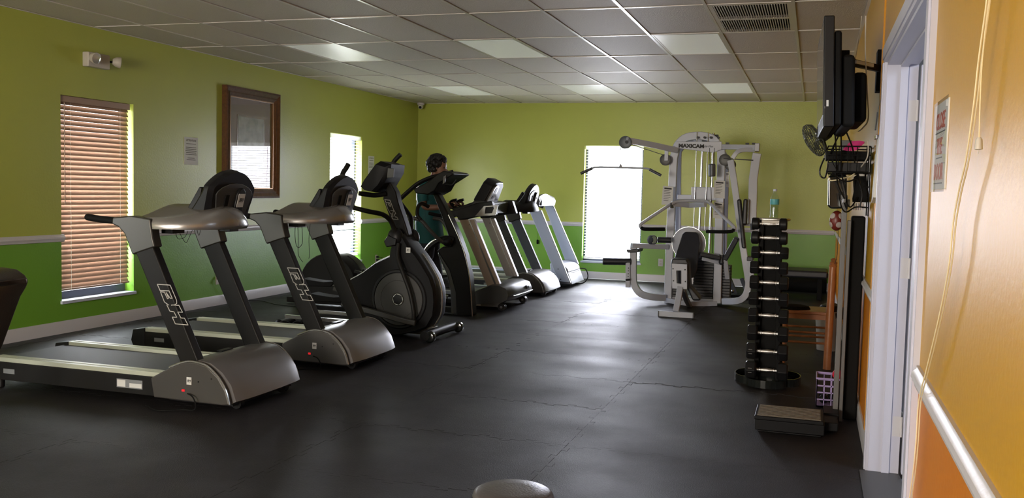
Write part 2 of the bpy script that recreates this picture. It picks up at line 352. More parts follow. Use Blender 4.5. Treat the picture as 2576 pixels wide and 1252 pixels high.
# air vent
t = thing('ceiling_vent', 'rectangular white ceiling air vent with two banks of dark louvres', 'vent', (5.73, 7.574, H))
MB().box((5.437, 6.976, H + .001), (5.47, 8.172, H + .02)).box((5.99, 6.976, H + .001), (6.023, 8.172, H + .02)).box((5.47, 6.976, H + .001), (5.99, 7.02, H + .02)).box((5.47, 8.13, H + .001), (5.99, 8.172, H + .02)).box((5.47, 7.545, H - .001), (5.99, 7.60, H + .02)).build('frame', 'tee', t)
MB().box((5.45, 7.0, H + .045), (6.01, 8.16, H + .055)).build('backing', 'softblack', t)
for y0, y1 in ((7.02, 7.545), (7.60, 8.13)):
    for k in range(28):
        x = 5.475 + k * .0185
        MB().box((x, y0, H - .001), (x + .0078, y1, H + .004)).build('louvre', 'trim', t)
# skirting and chair rails
def molding(name, segs, side, prof, m='trim'):
    mb = MB()
    for a, b in segs:
        if side == 'left': mb.loft([[(p[0], y, p[1]) for p in prof] for y in (a, b)])
        if side == 'right': mb.loft([[(XW - p[0], y, p[1]) for p in prof] for y in (a, b)])
        if side == 'back': mb.loft([[(x, YB - p[0], p[1]) for p in prof] for x in (a, b)])
        if side == 'rear': mb.loft([[(x, YR + p[0], p[1]) for p in prof] for x in (a, b)])
    return struct(name, mb, m)
base = [(0, 0), (.013, 0), (.013, .095), (.009, .11), (0, .11)]
rail = [(0, .805), (.012, .81), (.016, .825), (.024, .838), (.022, .852), (.012, .862), (.010, .871), (0, .871)]
molding('baseboard_left', [(YR, YB)], 'left', base)
molding('baseboard_back', [(.014, XW - .014)], 'back', base)
molding('baseboard_right', [(YR, 2.96), (5.03, YB)], 'right', base)
molding('baseboard_rear', [(.014, XW - .014)], 'rear', base)
molding('trim_1', [(YR, 1.86), (2.72, 6.60), (7.48, 11.34), (12.25, YB)], 'left', rail)
molding('trim_2', [(.024, 2.82), (3.73, XW - .024)], 'back', rail)
molding('trim_3', [(YR, 2.955), (5.03, YB)], 'right', rail)
struct('trim_4', MB().box((XW - .009, 5.33, .11), (XW, 5.375, .805)).box((XW - .009, 5.33, .871), (XW, 5.375, H)), mat('orange batten', (.56, .25, .008), .35))
# ------------------------------------------------------------------ windows
def window(n, side, a0, a1, z0, z1, sky=True):
    def bx(mb, u0, u1, d0, d1, z0, z1):      # u along wall, d depth outwards from room face
        if side == 'left': mb.box((-d0, u0, z0), (-d1, u1, z1))
        elif side == 'back': mb.box((u0, YB + d0, z0), (u1, YB + d1, z1))
        else: mb.box((u0, YR - d0, z0), (u1, YR - d1, z1))
        return mb
    f = MB(); w = .035
    bx(f, a0, a0 + w, .10, .15, z0, z1); bx(f, a1 - w, a1, .10, .15, z0, z1); bx(f, a0 + w, a1 - w, .10, .15, z1 - w, z1); bx(f, a0 + w, a1 - w, .10, .15, z0, z0 + .09)
    r = struct('window_%d' % n, f, 'framedark')
    bx(MB(), a0 + w, a1 - w, .122, .128, z0 + .09, z1 - w).build('glass', 'winglass', r)
    if n != 3: bx(MB(), a0 + w, a1 - w, .105, .145, z0 + .45, z0 + .475).build('meeting_rail', 'framedark', r)
    bx(MB(), a0 - .015, a1 + .015, -.022, .10, z0 - .006, z0 + .022).build('sill', 'sill', r, bevel=.003)
    return r
window(1, 'left', 6.576, 7.49, .265, 2.08); window(2, 'left', 11.33, 12.26, .265, 2.06); window(3, 'back', 2.815, 3.735, .25, 2.062)
window(4, 'left', 1.84, 2.74, .265, 2.08); window(5, 'rear', 2.0, 4.4, .5, 2.1)
def blind(label, side, a0, a1, zt, zb, tilt, pitch, m, headm, droop=0, group=None, gap=.012, sag=.0):
    c = (a0 + a1) / 2
    loc = (-.045, c, zb) if side == 'left' else (c, YB + .045, zb) if side == 'back' else (c, YR - .045, zb)
    t = thing('window_blind', label, 'blind', loc, group)
    def X(u, d, z): return (-.045 - d, u, z) if side == 'left' else (u, YB + .045 + d, z) if side == 'back' else (u, YR - .045 - d, z)
    def bx(u0, u1, d0, d1, z0, z1): return MB().box(X(u0, d0, z0), X(u1, d1, z1))
    bx(a0, a1, -.03, .03, zt - .055, zt).build('head_rail', headm, t, bevel=.003)
    n = int((zt - .085 - zb) / pitch) + 1; sl = None; hw = .024
    for k in range(n):
        z = zb + .03 + k * pitch
        if sl is None:
            ca, sa = math.cos(tilt) * hw, math.sin(tilt) * hw; A = []
            for u in (a0 + gap, a1 - gap):
                A.append([X(u, -ca, z - sa), X(u, 0, z + .0025), X(u, ca, z + sa), X(u, ca, z + sa - .0025), X(u, 0, z), X(u, -ca, z - sa - .0025)])
            sl = MB().loft(A).build('slat', m, t); z00 = z
        else:
            o = sl.copy(); C.objects.link(o); o.location = (0, 0, z - z00)
            if sag and k < 6: o.rotation_euler = (sag * (6 - k) / 6 * (1 if side == 'left' else 0), 0, 0); o.location.z -= 0
    bx(a0 + gap, a1 - gap, -.022, .022, zb - .005, zb + .012).build('bottom_rail', headm, t, bevel=.003)
    for u in (a0 + .13, a1 - .13):
        MB().tube([X(u, -.026, zt - .05), X(u, -.026, zb)], .0012, 5).build('ladder_cord', 'cream', t)
    MB().tube([X(a0 + .05, -.034, zt - .06), X(a0 + .052, -.036, zt - .95)], .004, 6).build('wand', headm, t)
    return t
blind('closed tan wooden slat blind over the near left window, gap at its right side', 'left', 6.58, 7.46, 2.078, .375, math.radians(62), .0437, 'slat', 'slat', gap=.002)
blind('overexposed open cream slat blind in the far left window', 'left', 11.34, 12.25, 2.055, .36, math.radians(14), .044, 'cream', 'cream')
blind('overexposed open cream slat blind in the bright back window', 'back', 2.825, 3.725, 2.058, .31, math.radians(10), .044, 'cream', 'cream')
# outside the back and left windows: pale ground
struct('trim_5', MB().box((-14, YR - 9, -.35), (-.25, YB + 12, -.3)).box((-.25, YB + .3, -.35), (14, YB + 12, -.3)), 'ground')
# ------------------------------------------------------------------ doorway on the right
dx0, dx1 = 3.06, 4.935
mb = MB()
for y0, y1 in ((dx1 - .005, dx1 + .095), (dx0 - .095, dx0 + .005)):
    mb.box((XW - .018, y0, 0), (XW, y1, 2.015)).box((XW - .024, y0 + .02, 0), (XW - .018, y1 - .02, 2.015))
mb.box((XW - .018, dx0 - .095, 2.015), (XW, dx1 + .095, 2.11)).box((XW - .024, dx0 - .075, 2.035), (XW - .018, dx1 + .075, 2.09))
d = struct('door_1', mb, 'door')
MB().box((XW - .005, dx1 - .02, 0), (XW + .135, dx1 + .002, 2.02)).box((XW - .005, dx0 - .002, 0), (XW + .135, dx0 + .02, 2.02)).box((XW - .005, dx0 + .02, 2.0), (XW + .135, dx1 - .02, 2.022)).build('jamb', 'door', d)
MB().box((XW + .055, dx1 - .032, 0), (XW + .09, dx1 - .02, 1.99)).box((XW + .055, dx0 + .02, 1.988), (XW + .09, dx1 - .02, 2.0)).build('door_stop', 'door', d)
for z in (.24, 1.02, 1.78):
    MB().box((XW + .098, dx1 - .0215, z - .05), (XW + .132, dx1 - .0195, z + .05)).cyl((XW + .137, dx1 - .024, z - .05), (XW + .137, dx1 - .024, z + .05), .006, 8).build('hinge', 'trim', d)
lf = MB().box((XW + .145, dx1 - .052, .012), (XW + 1.02, dx1 - .012, 1.995)).build('door_leaf', 'door', d, bevel=.002)
for z in (.35, .75, 1.05, 1.5):
    MB().box((XW + .30, dx1 - .055, z), (XW + .55, dx1 - .051, z + .28)).build('raised_panel', 'door', lf, bevel=.004)
struct('wall_corridor', MB().box((XW + 2.0, 1.5, 0), (XW + 2.1, 7, H)).box((XW + .13, 6.4, 0), (XW + 2.0, 6.5, H)).box((XW + .13, 1.5, 0), (XW + 2.0, 1.6, H)).box((XW + .13, 1.5, H), (XW + 2.1, 7, H + .1)), 'corr')
struct('trim_6', MB().box((XW - .045, dx0 + .02, -.004), (XW + .14, dx1 - .02, .006)), 'darkgrey')

# ------------------------------------------------------------------ treadmill with tall posts and curved yoke
def bh_outline(post, y, dx, m):
    B1 = [(2.47, 0.736), (2.562, 0.736), (2.608, 0.647), (2.609, 0.629), (2.596, 0.62), (2.571, 0.615)]
    B2 = [(2.47, 0.736), (2.49, 0.699), (2.554, 0.701), (2.577, 0.658), (2.563, 0.657), (2.533, 0.69)]
    B3 = [(2.493, 0.692), (2.521, 0.632), (2.552, 0.615)]
    B4 = [(2.493, 0.692), (2.521, 0.691), (2.543, 0.653), (2.551, 0.657), (2.533, 0.69)]
    Hh = [(2.572, 0.617), (2.624, 0.618), (2.65, 0.578), (2.616, 0.577), (2.639, 0.543), (2.664, 0.543), (2.689, 0.504), (2.599, 0.505), (2.577, 0.544), (2.609, 0.545), (2.589, 0.577), (2.56, 0.579), (2.538, 0.616)]
    mb = MB()
    for P in (B1, B2, B3, B4, Hh):
        r = ribbon([(p[0] + dx, y, p[1]) for p in P], .0045, (0, -1, 0)); mb.add(r.v, r.f)
    return mb.build('outline_lettering', m, post)
def bh_sticker(parent, c, w, h, right, up, nrm, sub=True):
    c = Vector(c); r = Vector(right).normalized(); u = Vector(up).normalized(); n = Vector(nrm).normalized(); P = []
    for k in (0, .002):
        P.append([c + r * a * w / 2 + u * b * h / 2 + n * k for a, b in ((-1, -1), (1, -1), (1, 1), (-1, 1))])
    s = MB().loft(P).build('brand_sticker', 'label', parent)
    text('BH', h * .40, c + n * .003 + u * h * .04, r, u, s, 'ink', shear=.25, bold=h * .006)
    MB().loft([[c + n * k + r * a * w * .32 + u * (b * h * .012 - h * .17) for a, b in ((-1, -1), (1, -1), (1, 1), (-1, 1))] for k in (.002, .003)]).build('underline', 'ink', s)
    return s
def make_treadmill():
    t = thing('treadmill', 'nearest grey treadmill with silver curved yoke and white lettering on black posts', 'treadmill', (2.6, 5.06, 0), 'grey treadmills with curved yokes')
    Y0, Y1 = 4.67, 5.46
    prof = [(2.469, 0.17), (2.601, 0.241), (2.711, 0.284), (2.789, 0.288), (2.867, 0.27), (2.944, 0.21), (2.996, 0.135), (3.021, 0.054), (2.974, 0.048), (2.49, 0.053)]
    # hood: side covers and a bulging shell between them
    sc = MB().prism(prof, Y0, Y0 + .035).build('side_cover', 'hoodside', t, bevel=.008, seg=3)
    MB().prism(prof, Y1 - .035, Y1).build('side_cover', 'hoodside', t, bevel=.008, seg=3)
    hp = [(2.50, .06), (2.50, .185), (2.60, .245), (2.71, .288), (2.79, .297), (2.87, .285), (2.95, .235), (3.01, .165), (3.045, .07), (3.0, .045)]
    rings = []
    for k in range(13):
        u = k / 12; e = math.sin(PI * u) ** .5; y = Y0 + .035 + (Y1 - Y0 - .07) * u
        rings.append([(2.78 + (x - 2.78) * (1 + .10 * e if x > 2.78 else 1), y, z * (1 + .015 * e)) for x, z in hp])
    hd = MB().loft(rings).build('hood', 'hood', t, ang=50)
    MB().tube([(x, Y0 + .004, z + .003) for x, z in prof[1:8]], .006, 6, sm=4).build('edge_strip', 'edge', t)
    MB().tube([(x, Y1 - .004, z + .003) for x, z in prof[1:8]], .006, 6, sm=4).build('edge_strip', 'edge', t)
    MB().box((2.70, 5.0, .297), (2.74, 5.12, .304)).build('top_vent', 'black', hd, bevel=.002)
    # deck
    MB().box((1.20, 4.785, .155), (2.60, 5.335, .178)).build('running_belt', 'belt', t)
    MB().cyl((1.195, 4.79, .13), (1.195, 5.33, .13), .046, 16).build('rear_roller', 'charcoal', t)
    for s, (a, b) in enumerate(((4.69, 4.785), (5.335, 5.43))):
        fr = MB().box((1.13, a, .055), (2.58, b, .172)).build('side_frame', 'charcoal', t, bevel=.004)
        MB().box((1.22, a + .006, .172), (2.52, b - .006, .200)).box((1.22, (a + b) / 2 - .004, .200), (2.52, (a + b) / 2 + .004, .203)).build('foot_rail', 'alu', t, bevel=.005)
        MB().prism([(1.10, .10), (1.12, .185), (1.23, .202), (1.23, .05), (1.12, .05)], a - .004, b + .004).build('rear_cap', 'black', t, bevel=.006)
        MB().cyl((1.25, (a + b) / 2, 0), (1.25, (a + b) / 2, .055), .022, 12).build('foot', 'black', t)
        if s == 0:
            lb = MB().box((2.205, a - .002, .088), (2.395, a, .142)).build('rating_label', 'greylabel', fr)
            MB().box((2.21, a - .003, .094), (2.27, a - .002, .136)).box((2.30, a - .003, .094), (2.39, a - .002, .120)).build('label_print', 'label', lb)
            MB().box((1.32, a - .002, .100), (1.41, a, .130)).build('rating_label', 'greylabel', fr)
    MB().cyl((2.98, 4.80, .035), (2.98, 4.84, .035), .035, 14).cyl((2.98, 5.30, .035), (2.98, 5.34, .035), .035, 14).box((2.55, 4.74, .03), (3.0, 5.39, .06)).build('transport_wheels', 'black', t)
    # posts
    for k, y in enumerate((4.70, 5.365)):
        P = [(2.665, .255), (2.80, .262), (2.442, 1.0), (2.315, .96)]
        po = MB().prism(P, y, y + .065).build('post', 'charcoal', t, bevel=.010, seg=3)
        Pb = [(2.43, .99), (2.455, 1.06), (2.43, 1.133), (2.30, 1.145), (2.182, 1.132), (2.16, 1.118), (2.16, 1.085), (2.215, 1.075), (2.262, 1.035), (2.30, .955), (2.365, .93)]
        MB().prism([(2.462, 1.02), (2.445, 1.128), (2.31, 1.143), (2.17, 1.128), (2.165, 1.088), (2.215, 1.07), (2.258, 1.03), (2.315, .905), (2.48, .96)], y - .006, y + .071).build('post_bracket', 'bracket', t, bevel=.010, seg=3)
        MB().tube([(2.19, y + .032, 1.105), (2.05, y + .032, 1.112), (1.955, y + .032, 1.122)], .0215, 14).ball((1.955, y + .032, 1.122), .0215).build('hand_grip', 'softblack', t)
        if k == 0: bh_outline(po, y, .025, 'line')
    # yoke
    R = []
    for k in range(17):
        u = k / 16; y = 4.705 + .725 * u; e = max(0, 1 - abs(2 * u - 1) ** 2.6) ** .6
        xf = 2.45 + .335 * e; zt = 1.132 + .085 * math.sin(PI * u) ** 1.5; zb = 1.066; xb = 2.30 + .06 * e
        R.append([(xf, y, zb), (xf + .012, y, zb + .02), (xf - .004, y, (zb + zt) / 2 + .005), (xf - .035, y, zt - .018), (xf - .085, y, zt - .003), (xf - .12 - .03 * e, y, zt), (xb, y, zt - .002), (xb - .01, y, zt - .02), (xb, y, zb)])
    MB().loft(R).build('yoke', 'silver', t, ang=60)
    MB().box((2.42, 4.83, 1.035), (2.50, 4.95, 1.066)).build('under_bracket', 'black', t, bevel=.003); MB().box((2.52, 5.28, 1.035), (2.60, 5.38, 1.066)).build('under_bracket', 'black', t, bevel=.003)
    # console: slab leaning away from the runner
    bx, bz, s = 2.665, 1.10, Vector((.24, 0, .97)).normalized(); nn = Vector((.97, 0, -.24)).normalized(); yc = 5.145
    def slab(out, d0, d1, name, m, par, bev): 
        return MB().loft([[Vector((bx, yc + p[0], bz)) + s * p[1] + nn * d for p in out] for d in (d0, d1)]).build(name, m, par, bevel=bev, seg=3, ang=35)
    O = [(-.185, -.01), (.185, -.01), (.245, .21), (.236, .238)] + [(.236 * math.cos(a), .238 + .100 * math.sin(a)) for a in [PI * q / 10 for q in range(1, 10)]] + [(-.236, .238), (-.245, .21)]
    RG = []
    for q in range(17):
        u = .338 * (q / 16) ** .8; f = .150 - .100 * min(1, u / .20) ** .7
        w_ = .238 + .010 * min(1, u / .20) if u < .225 else .246 * math.sqrt(max(.0, 1 - ((u - .225) / .1135) ** 1.15)) + .002
        wb_ = max(.001, w_ - .030 - .030 * max(0, 1 - u / .15))
        RG.append([Vector((bx, yc + a_, bz)) + s * u + nn * d for a_, d in ((-w_ * .97, -f), (-w_, -f + .012), (-w_, -.012), (-wb_, .012), (wb_, .012), (w_, -.012), (w_, -f + .012), (w_ * .97, -f))])
    cb = MB().loft(RG).build('console', 'black', t, ang=28)
    I = [(-.15, .04), (.15, .04), (.195, .19)] + [(.195 * math.cos(a), .192 + .072 * math.sin(a) ** 1.3) for a in [PI * q / 8 for q in range(1, 8)]] + [(-.195, .19)]
    ip = slab(I, .012, .020, 'rear_panel', 'darkgrey', cb, .004)
    cap = [(.002, .06), (.088, .06), (.088, .195)] + [(.045 + .043 * math.cos(a), .195 + .043 * math.sin(a)) for a in [PI * q / 6 for q in range(1, 6)]] + [(.002, .195)]
    slab(cap, .02, .040, 'emblem_boss', 'black', cb, .008)
    slot = [(-.10, .10), (-.06, .10), (-.06, .19), (-.10, .19)]
    slab(slot, .02, .026, 'speaker_slot', 'softblack', cb, .003)
    bh_sticker(cb, Vector((bx, yc + .045, bz)) + s * .158 + nn * .041, .070, .088, (0, 1, 0), s, nn)
    # dash running down towards the runner
    MB().prism([(2.40, 1.13), (2.46, 1.12), (2.60, 1.13), (2.64, 1.32), (2.62, 1.33), (2.53, 1.19)], 4.93, 5.30).build('dashboard', 'black', t, bevel=.01, seg=3)
    bh_sticker(sc, (2.745, Y0 - .001, .175), .034, .045, (1, 0, 0), (0, 0, 1), (0, -1, 0))
    MB().box((2.695, Y0 - .006, .108), (2.715, Y0, .122)).build('power_switch', 'red', sc, bevel=.002)
    for p in ((2.81, .175), (2.90, .20)): MB().cyl((p[0], Y0 - .003, p[1]), (p[0], Y0, p[1]), .005, 8).build('screw', 'black', sc)
    MB().tube([(2.74, Y0 - .01, .10), (2.79, Y0 - .03, .09), (2.815, Y0 - .035, .05), (2.80, Y0 - .03, .012), (2.72, Y0 - .04, .008), (2.60, Y0 - .10, .006), (2.45, Y0 - .02, .006)], .004, 6, sm=5).build('power_cable', 'softblack', t)
    return t
tm1 = make_treadmill()
tm2 = dup(tm1, (2.64, 6.46, 0), 'second grey treadmill with silver curved yoke, behind the nearest one')
tm4 = dup(tm1, (2.585, 11.82, 0), 'far blue-grey treadmill with tall tongue console beside the white one',
          {'charcoal painted steel': 'greyblue', 'pale outline print': 'darkline', 'satin silver plastic': 'charcoal'}, group='x', skip=('hand_grip',))
del tm4['group']
def loops(name, label, P, r=.0022, parent=None, m='black', sm=6, cat='cable', group=None):
    return MB().tube(P, r, 6, sm=sm).build(name, m, parent, label=label, cat=cat, group=group)
tb = MB().tube([(2.47, 4.90, 1.04), (2.475, 4.92, 1.00), (2.50, 4.95, 1.01), (2.51, 4.97, 1.05)], .0016, 5, sm=6).tube([(2.475, 4.93, 1.04), (2.49, 4.97, .975), (2.52, 4.96, 1.0), (2.53, 4.99, 1.06)], .0016, 5, sm=6).tube([(2.55, 5.0, 1.07), (2.56, 5.01, 1.02), (2.57, 5.02, 1.07)], .0016, 5, sm=6)
tb.build('loose_wires', 'black', tm1)
MB().tube([(2.479, 6.3, 1.054), (2.476, 6.3, 0.972), (2.487, 6.3, 0.896), (2.505, 6.3, 0.876), (2.528, 6.3, 0.889), (2.542, 6.3, 0.929), (2.533, 6.3, 1.056)], .0022, 5, sm=5).tube([(2.487, 6.32, 1.054), (2.492, 6.32, 0.941), (2.493, 6.32, 0.832), (2.511, 6.32, 0.79), (2.535, 6.32, 0.763)], .0022, 5, sm=5).build('loose_wires', 'black', tm2)
MB().tube([(2.49, 6.5, 1.049), (2.481, 6.5, 0.933), (2.486, 6.5, 0.809), (2.482, 6.5, 0.777)], .002, 5, sm=5).build('loose_wires', 'black', tm2)

# ------------------------------------------------------------------ third treadmill: beige posts, black hood on wheels
t = thing('treadmill', 'treadmill with beige posts and open silver bracket, where the person stands', 'treadmill', (2.6, 10.35, 0))
for y, P in ((9.94, [(2.411, 1), (2.588, 1.006), (2.93, 0.263), (2.773, 0.241)]), (10.68, [(2.415, 1.007), (2.576, 1.004), (2.892, 0.313), (2.741, 0.319)])):
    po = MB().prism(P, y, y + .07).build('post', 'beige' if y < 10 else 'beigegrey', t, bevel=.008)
    xm = [(P[0][0] * .35 + P[1][0] * .65, P[0][1]), (P[1][0] * .65 + P[0][0] * .35 + .012, P[1][1]), (P[2][0] * .65 + P[3][0] * .35 + .012, P[2][1]), (P[3][0] * .35 + P[2][0] * .65, P[3][1])]
    MB().prism(xm, y - .004, y + .002).build('post_ridge', 'silver', po)
    MB().cyl((P[1][0] - .05, y - .003, P[1][1] - .06), (P[1][0] - .05, y, P[1][1] - .06), .006, 8).build('screw', 'black', po)
HP = [(2.709, 0.219), (2.946, 0.348), (3.025, 0.37), (3.187, 0.384), (3.255, 0.346), (3.273, 0.277), (3.26, 0.223), (3.1, 0.169), (3.065, 0.083), (2.868, 0.075), (2.754, 0.122)]
R = []
for k in range(9):
    u = k / 8; e = math.sin(PI * u) ** .4; y = 9.86 + .92 * u
    R.append([(2.75 + (x - 2.75) * (.88 + .12 * e), y, .06 + (z - .06) * (.90 + .10 * e)) for x, z in [(2.56, .10), (2.60, .20), (2.72, .255), (2.84, .30), (2.96, .305), (3.05, .275), (3.085, .20), (3.07, .14), (2.98, .09), (2.64, .055)]])
hd = MB().loft(R).build('hood', 'darkgrey', t, ang=50)
MB().tube([(3.08, 9.95, .165), (3.088, 10.3, .165), (3.08, 10.68, .165)], .007, 6, sm=4).build('hood_lip', 'edge', hd)
MB().box((3.04, 10.42, .20), (3.09, 10.52, .24)).build('hood_catch', 'black', hd, bevel=.01, seg=3)
for y in (9.90, 10.70):
    MB().box((2.45, y, .035), (2.95, y + .05, .085)).build('base_rail', 'steelgrey', t, bevel=.003)
    MB().cyl((2.96, y - .02, .042), (2.96, y + .0, .042), .042, 18).cyl((2.96, y + .02, .042), (2.96, y + .045, .042), .042, 18).build('wheel', 'black', t)
    MB().cyl((2.96, y - .03, .042), (2.96, y + .06, .042), .014, 10).build('axle', 'steelgrey', t)
MB().box((2.66, 9.897, .042), (2.71, 9.899, .078)).build('small_label', 'label', t)
MB().box((1.00, 9.98, .14), (2.62, 10.66, .165)).build('running_belt', 'belt', t)
for a, b in ((9.88, 9.98), (10.66, 10.76)):
    MB().box((.95, a, .05), (2.60, b, .15)).build('side_frame', 'charcoal', t, bevel=.004)
    MB().box((1.0, a + .02, .15), (2.58, b - .005, .185)).box((1.0, a - .012, .095), (2.58, a, .12)).build('foot_rail', 'paleblue', t, bevel=.004)
    MB().box((.95, a + .02, 0), (1.02, b - .02, .05)).build('foot', 'black', t)
# arms, bracket and console
for y in (9.93, 10.68):
    MB().prism([(2.236, 1.085), (2.39, 1.112), (2.609, 1.19), (2.797, 1.222), (2.853, 1.068), (2.612, 1.034), (2.489, 1.003), (2.402, 0.995), (2.392, 1.031), (2.247, 1.027)], y, y + .09).build('side_arm', 'black', t, bevel=.012, seg=3)
    MB().tube([(2.36, y + .04, 1.05), (2.30, y + .04, 1.02), (2.10, y + .04, 1.045), (2.03, y + .04, 1.06)], .02, 10).build('hand_grip', 'softblack', t)
A = [(2.72, 1.162), (2.884, 1.176), (2.859, 1.064), (2.614, 1.043)]; I4 = [(2.739, 1.149), (2.847, 1.161), (2.816, 1.085), (2.731, 1.078)]
mb = MB()
for k in range(4):
    a, b, c, d = A[k], A[(k + 1) % 4], I4[(k + 1) % 4], I4[k]; mb.prism([a, b, c, d], 9.905, 9.925)
mb.build('open_bracket', 'silver', t)
mb = MB().prism([(2.52, 1.08), (2.73, 1.07), (2.76, 1.20), (2.58, 1.22)], 9.95, 10.75); mb.build('cross_beam', 'darkgrey', t, bevel=.012, seg=3)
bx, bz, s = 2.66, 1.20, Vector((.42, 0, .90)).normalized(); nn = Vector((.90, 0, -.42)).normalized()
def slab2(out, yc, d0, d1, name, m, par, bev): return MB().loft([[Vector((bx, yc + p[0], bz)) + s * p[1] + nn * d for p in out] for d in (d0, d1)]).build(name, m, par, bevel=bev, seg=3, ang=50)
cb = slab2([(-.25, -.04), (.25, -.04), (.19, .20), (.12, .25), (-.12, .25), (-.19, .20)], 10.35, -.14, -.01, 'console', 'black', t, .015)
slab2([(-.20, -.01), (.02, -.01), (-.02, .20), (-.12, .225), (-.17, .19)], 10.37, -.01, .006, 'console_back', 'silver', cb, .004)
slab2([(-.13, .13), (-.05, .13), (-.06, .19), (-.12, .19)], 10.37, .006, .009, 'speaker_grille', 'steelgrey', cb, .001)
slab2([(-.13, .05), (-.08, .05), (-.09, .085), (-.12, .085)], 10.37, .006, .009, 'cable_port', 'black', cb, .001)
MB().prism([(2.22, 1.12), (2.36, 1.15), (2.50, 1.20), (2.62, 1.34), (2.66, 1.20), (2.52, 1.08), (2.3, 1.08)], 10.13, 10.57).build('dashboard', 'black', t, bevel=.015, seg=3)
for y in (10.2, 10.42):
    MB().tube([(2.36, y, 1.10), (2.26, y, 1.13), (2.20, y, 1.19), (2.28, y, 1.22)], .017, 8, sm=4).build('sensor_grip', 'softblack', t)
tm3 = t
# ------------------------------------------------------------------ fifth treadmill: pale posts nearest the back window
t = thing('treadmill', 'pale blue-white treadmill nearest the back window, small cap console', 'treadmill', (2.65, 13.05, 0))
for y, P in ((12.64, [(2.43, 1.049), (2.592, 1.076), (3.046, 0.077), (2.879, 0.09)]), (13.42, [(2.408, 1.149), (2.542, 1.153), (2.961, 0.28), (2.773, 0.301)])):
    po = MB().prism([P[0], P[1], (P[2][0], max(P[2][1], .06)), (P[3][0], max(P[3][1], .06))], y, y + .07).build('post', 'paleblue', t, bevel=.008)
    MB().bar([(P[1][0] + .004, y + .0, P[1][1]), (P[2][0] + .004, y + .0, max(P[2][1], .06))], .010, .008).build('post_edge', 'edge', po)
    for q in (.12, .26):
        MB().cyl((P[2][0] - .10 - q * .3, y - .003, .0 + q), (P[2][0] - .10 - q * .3, y, .0 + q), .008, 8).build('screw', 'black', po)
MB().loft([[(2.86, y, .05), (3.06, y, .05), (2.995, y, .21), (2.80, y, .21)] for y in (12.71, 13.42)]).build('front_cover', 'white', t, bevel=.006)
MB().loft([[(2.74, y, .19), (3.00, y, .205), (2.985, y, .26), (2.93, y, .31), (2.80, y, .34), (2.72, y, .33)] for y in (12.72, 12.9, 13.2, 13.41)]).build('motor_cap', 'white', t, bevel=.02, seg=4)
MB().tube([(2.98, 12.72, .205), (3.005, 13.0, .195), (3.0, 13.41, .21)], .006, 6, sm=3).build('cover_seam', 'black', t)
MB().box((1.15, 12.72, .10), (2.80, 13.42, .13)).build('running_belt', 'belt', t)
for a, b in ((12.64, 12.74), (13.40, 13.50)):
    MB().box((1.12, a, .03), (2.85, b, .15)).build('side_frame', 'paleblue', t, bevel=.006)
    MB().box((1.2, a + .02, 0), (1.3, b - .02, .03)).box((2.6, a + .02, 0), (2.7, b - .02, .03)).build('foot', 'black', t)
MB().loft([[(2.33, y, 1.14), (2.56, y, 1.13), (2.575, y, 1.20 + .03 * math.sin(PI * k / 8)), (2.55, y, 1.25 + .04 * math.sin(PI * k / 8)), (2.50, y, 1.27 + .03 * math.sin(PI * k / 8)), (2.30, y, 1.19), (2.28, y, 1.16)] for k, y in enumerate([12.66 + .84 * q / 8 for q in range(9)])]).build('console', 'darkgrey', t, ang=50)
MB().loft([[(2.558, y, 1.135), (2.585, y, 1.14), (2.588, y, 1.20 + .03 * math.sin(PI * k / 6)), (2.55, y, 1.262 + .04 * math.sin(PI * k / 6)), (2.53, y, 1.25)] for k, y in enumerate([12.72 + .6 * q / 6 for q in range(7)])]).build('console_cap', 'paleblue', t, ang=50)
MB().tube([(2.4, 12.70, 1.10), (2.25, 12.70, 1.13), (2.05, 12.70, 1.10)], .02, 8, sm=3).build('hand_grip', 'softblack', t)
MB().tube([(2.4, 13.46, 1.10), (2.25, 13.46, 1.13), (2.05, 13.46, 1.10)], .02, 8, sm=3).build('hand_grip', 'softblack', t)
MB().tube([(3.0, 13.41, .22), (3.08, 13.42, .21), (3.12, 13.40, .10), (3.06, 13.38, .012), (2.95, 13.3, .008)], .008, 6, sm=5).build('power_cable', 'black', t)

# ------------------------------------------------------------------ front-drive elliptical trainer
t = thing('elliptical_trainer', 'black elliptical trainer with large grey flywheel disc and white outline lettering', 'elliptical trainer', (2.6, 7.86, 0))
# housing: one profile, bulged
PF = [(2.186, 0.485), (2.324, 0.563), (2.457, 0.661), (2.54, 0.702), (2.612, 0.734), (2.619, 0.801), (2.632, 0.838), (2.723, 0.936), (2.784, 0.84), (2.864, 0.757), (2.928, 0.676), (3.009, 0.557), (3.05, 0.447), (3.06, 0.339), (3.051, 0.212), (2.991, 0.106), (2.87, 0.054), (2.712, 0.014), (2.56, 0.007), (2.389, 0.058), (2.244, 0.179), (2.193, 0.325)]
R = []
for k, (y, sc_) in enumerate(((7.70, .965), (7.72, .985), (7.76, 1), (7.94, 1), (7.98, .985), (8.0, .965))):
    cx, cz = 2.62, .36
    R.append([(cx + (x - cx) * sc_, y, cz + (z - cz) * sc_) for x, z in PF])
hs = MB().loft(R).build('housing', 'housing', t, ang=50)
c = [(2.712, 7.69, 0.346)][0]; cx, cz = c[0], c[2]
MB().lathe([(.27, 0), (.27, .012), (.262, .020), (.245, .020), (.240, .010), (.2, .008)], (cx, 7.705, cz), (0, -1, 0), 48).build('disc_ring', 'black', t)
dc = MB().lathe([(.236, 0), (.236, .018), (.232, .022), (.172, .024), (.170, .022), (.168, .024), (.06, .026), (.055, .020), (.0, .010)], (cx, 7.70, cz), (0, -1, 0), 48).build('disc_cover', 'discgrey', t)
MB().lathe([(.05, 0), (.05, .006), (.03, .008), (0, .008)], (cx, 7.674, cz), (0, -1, 0), 6).build('hub', 'black', dc)
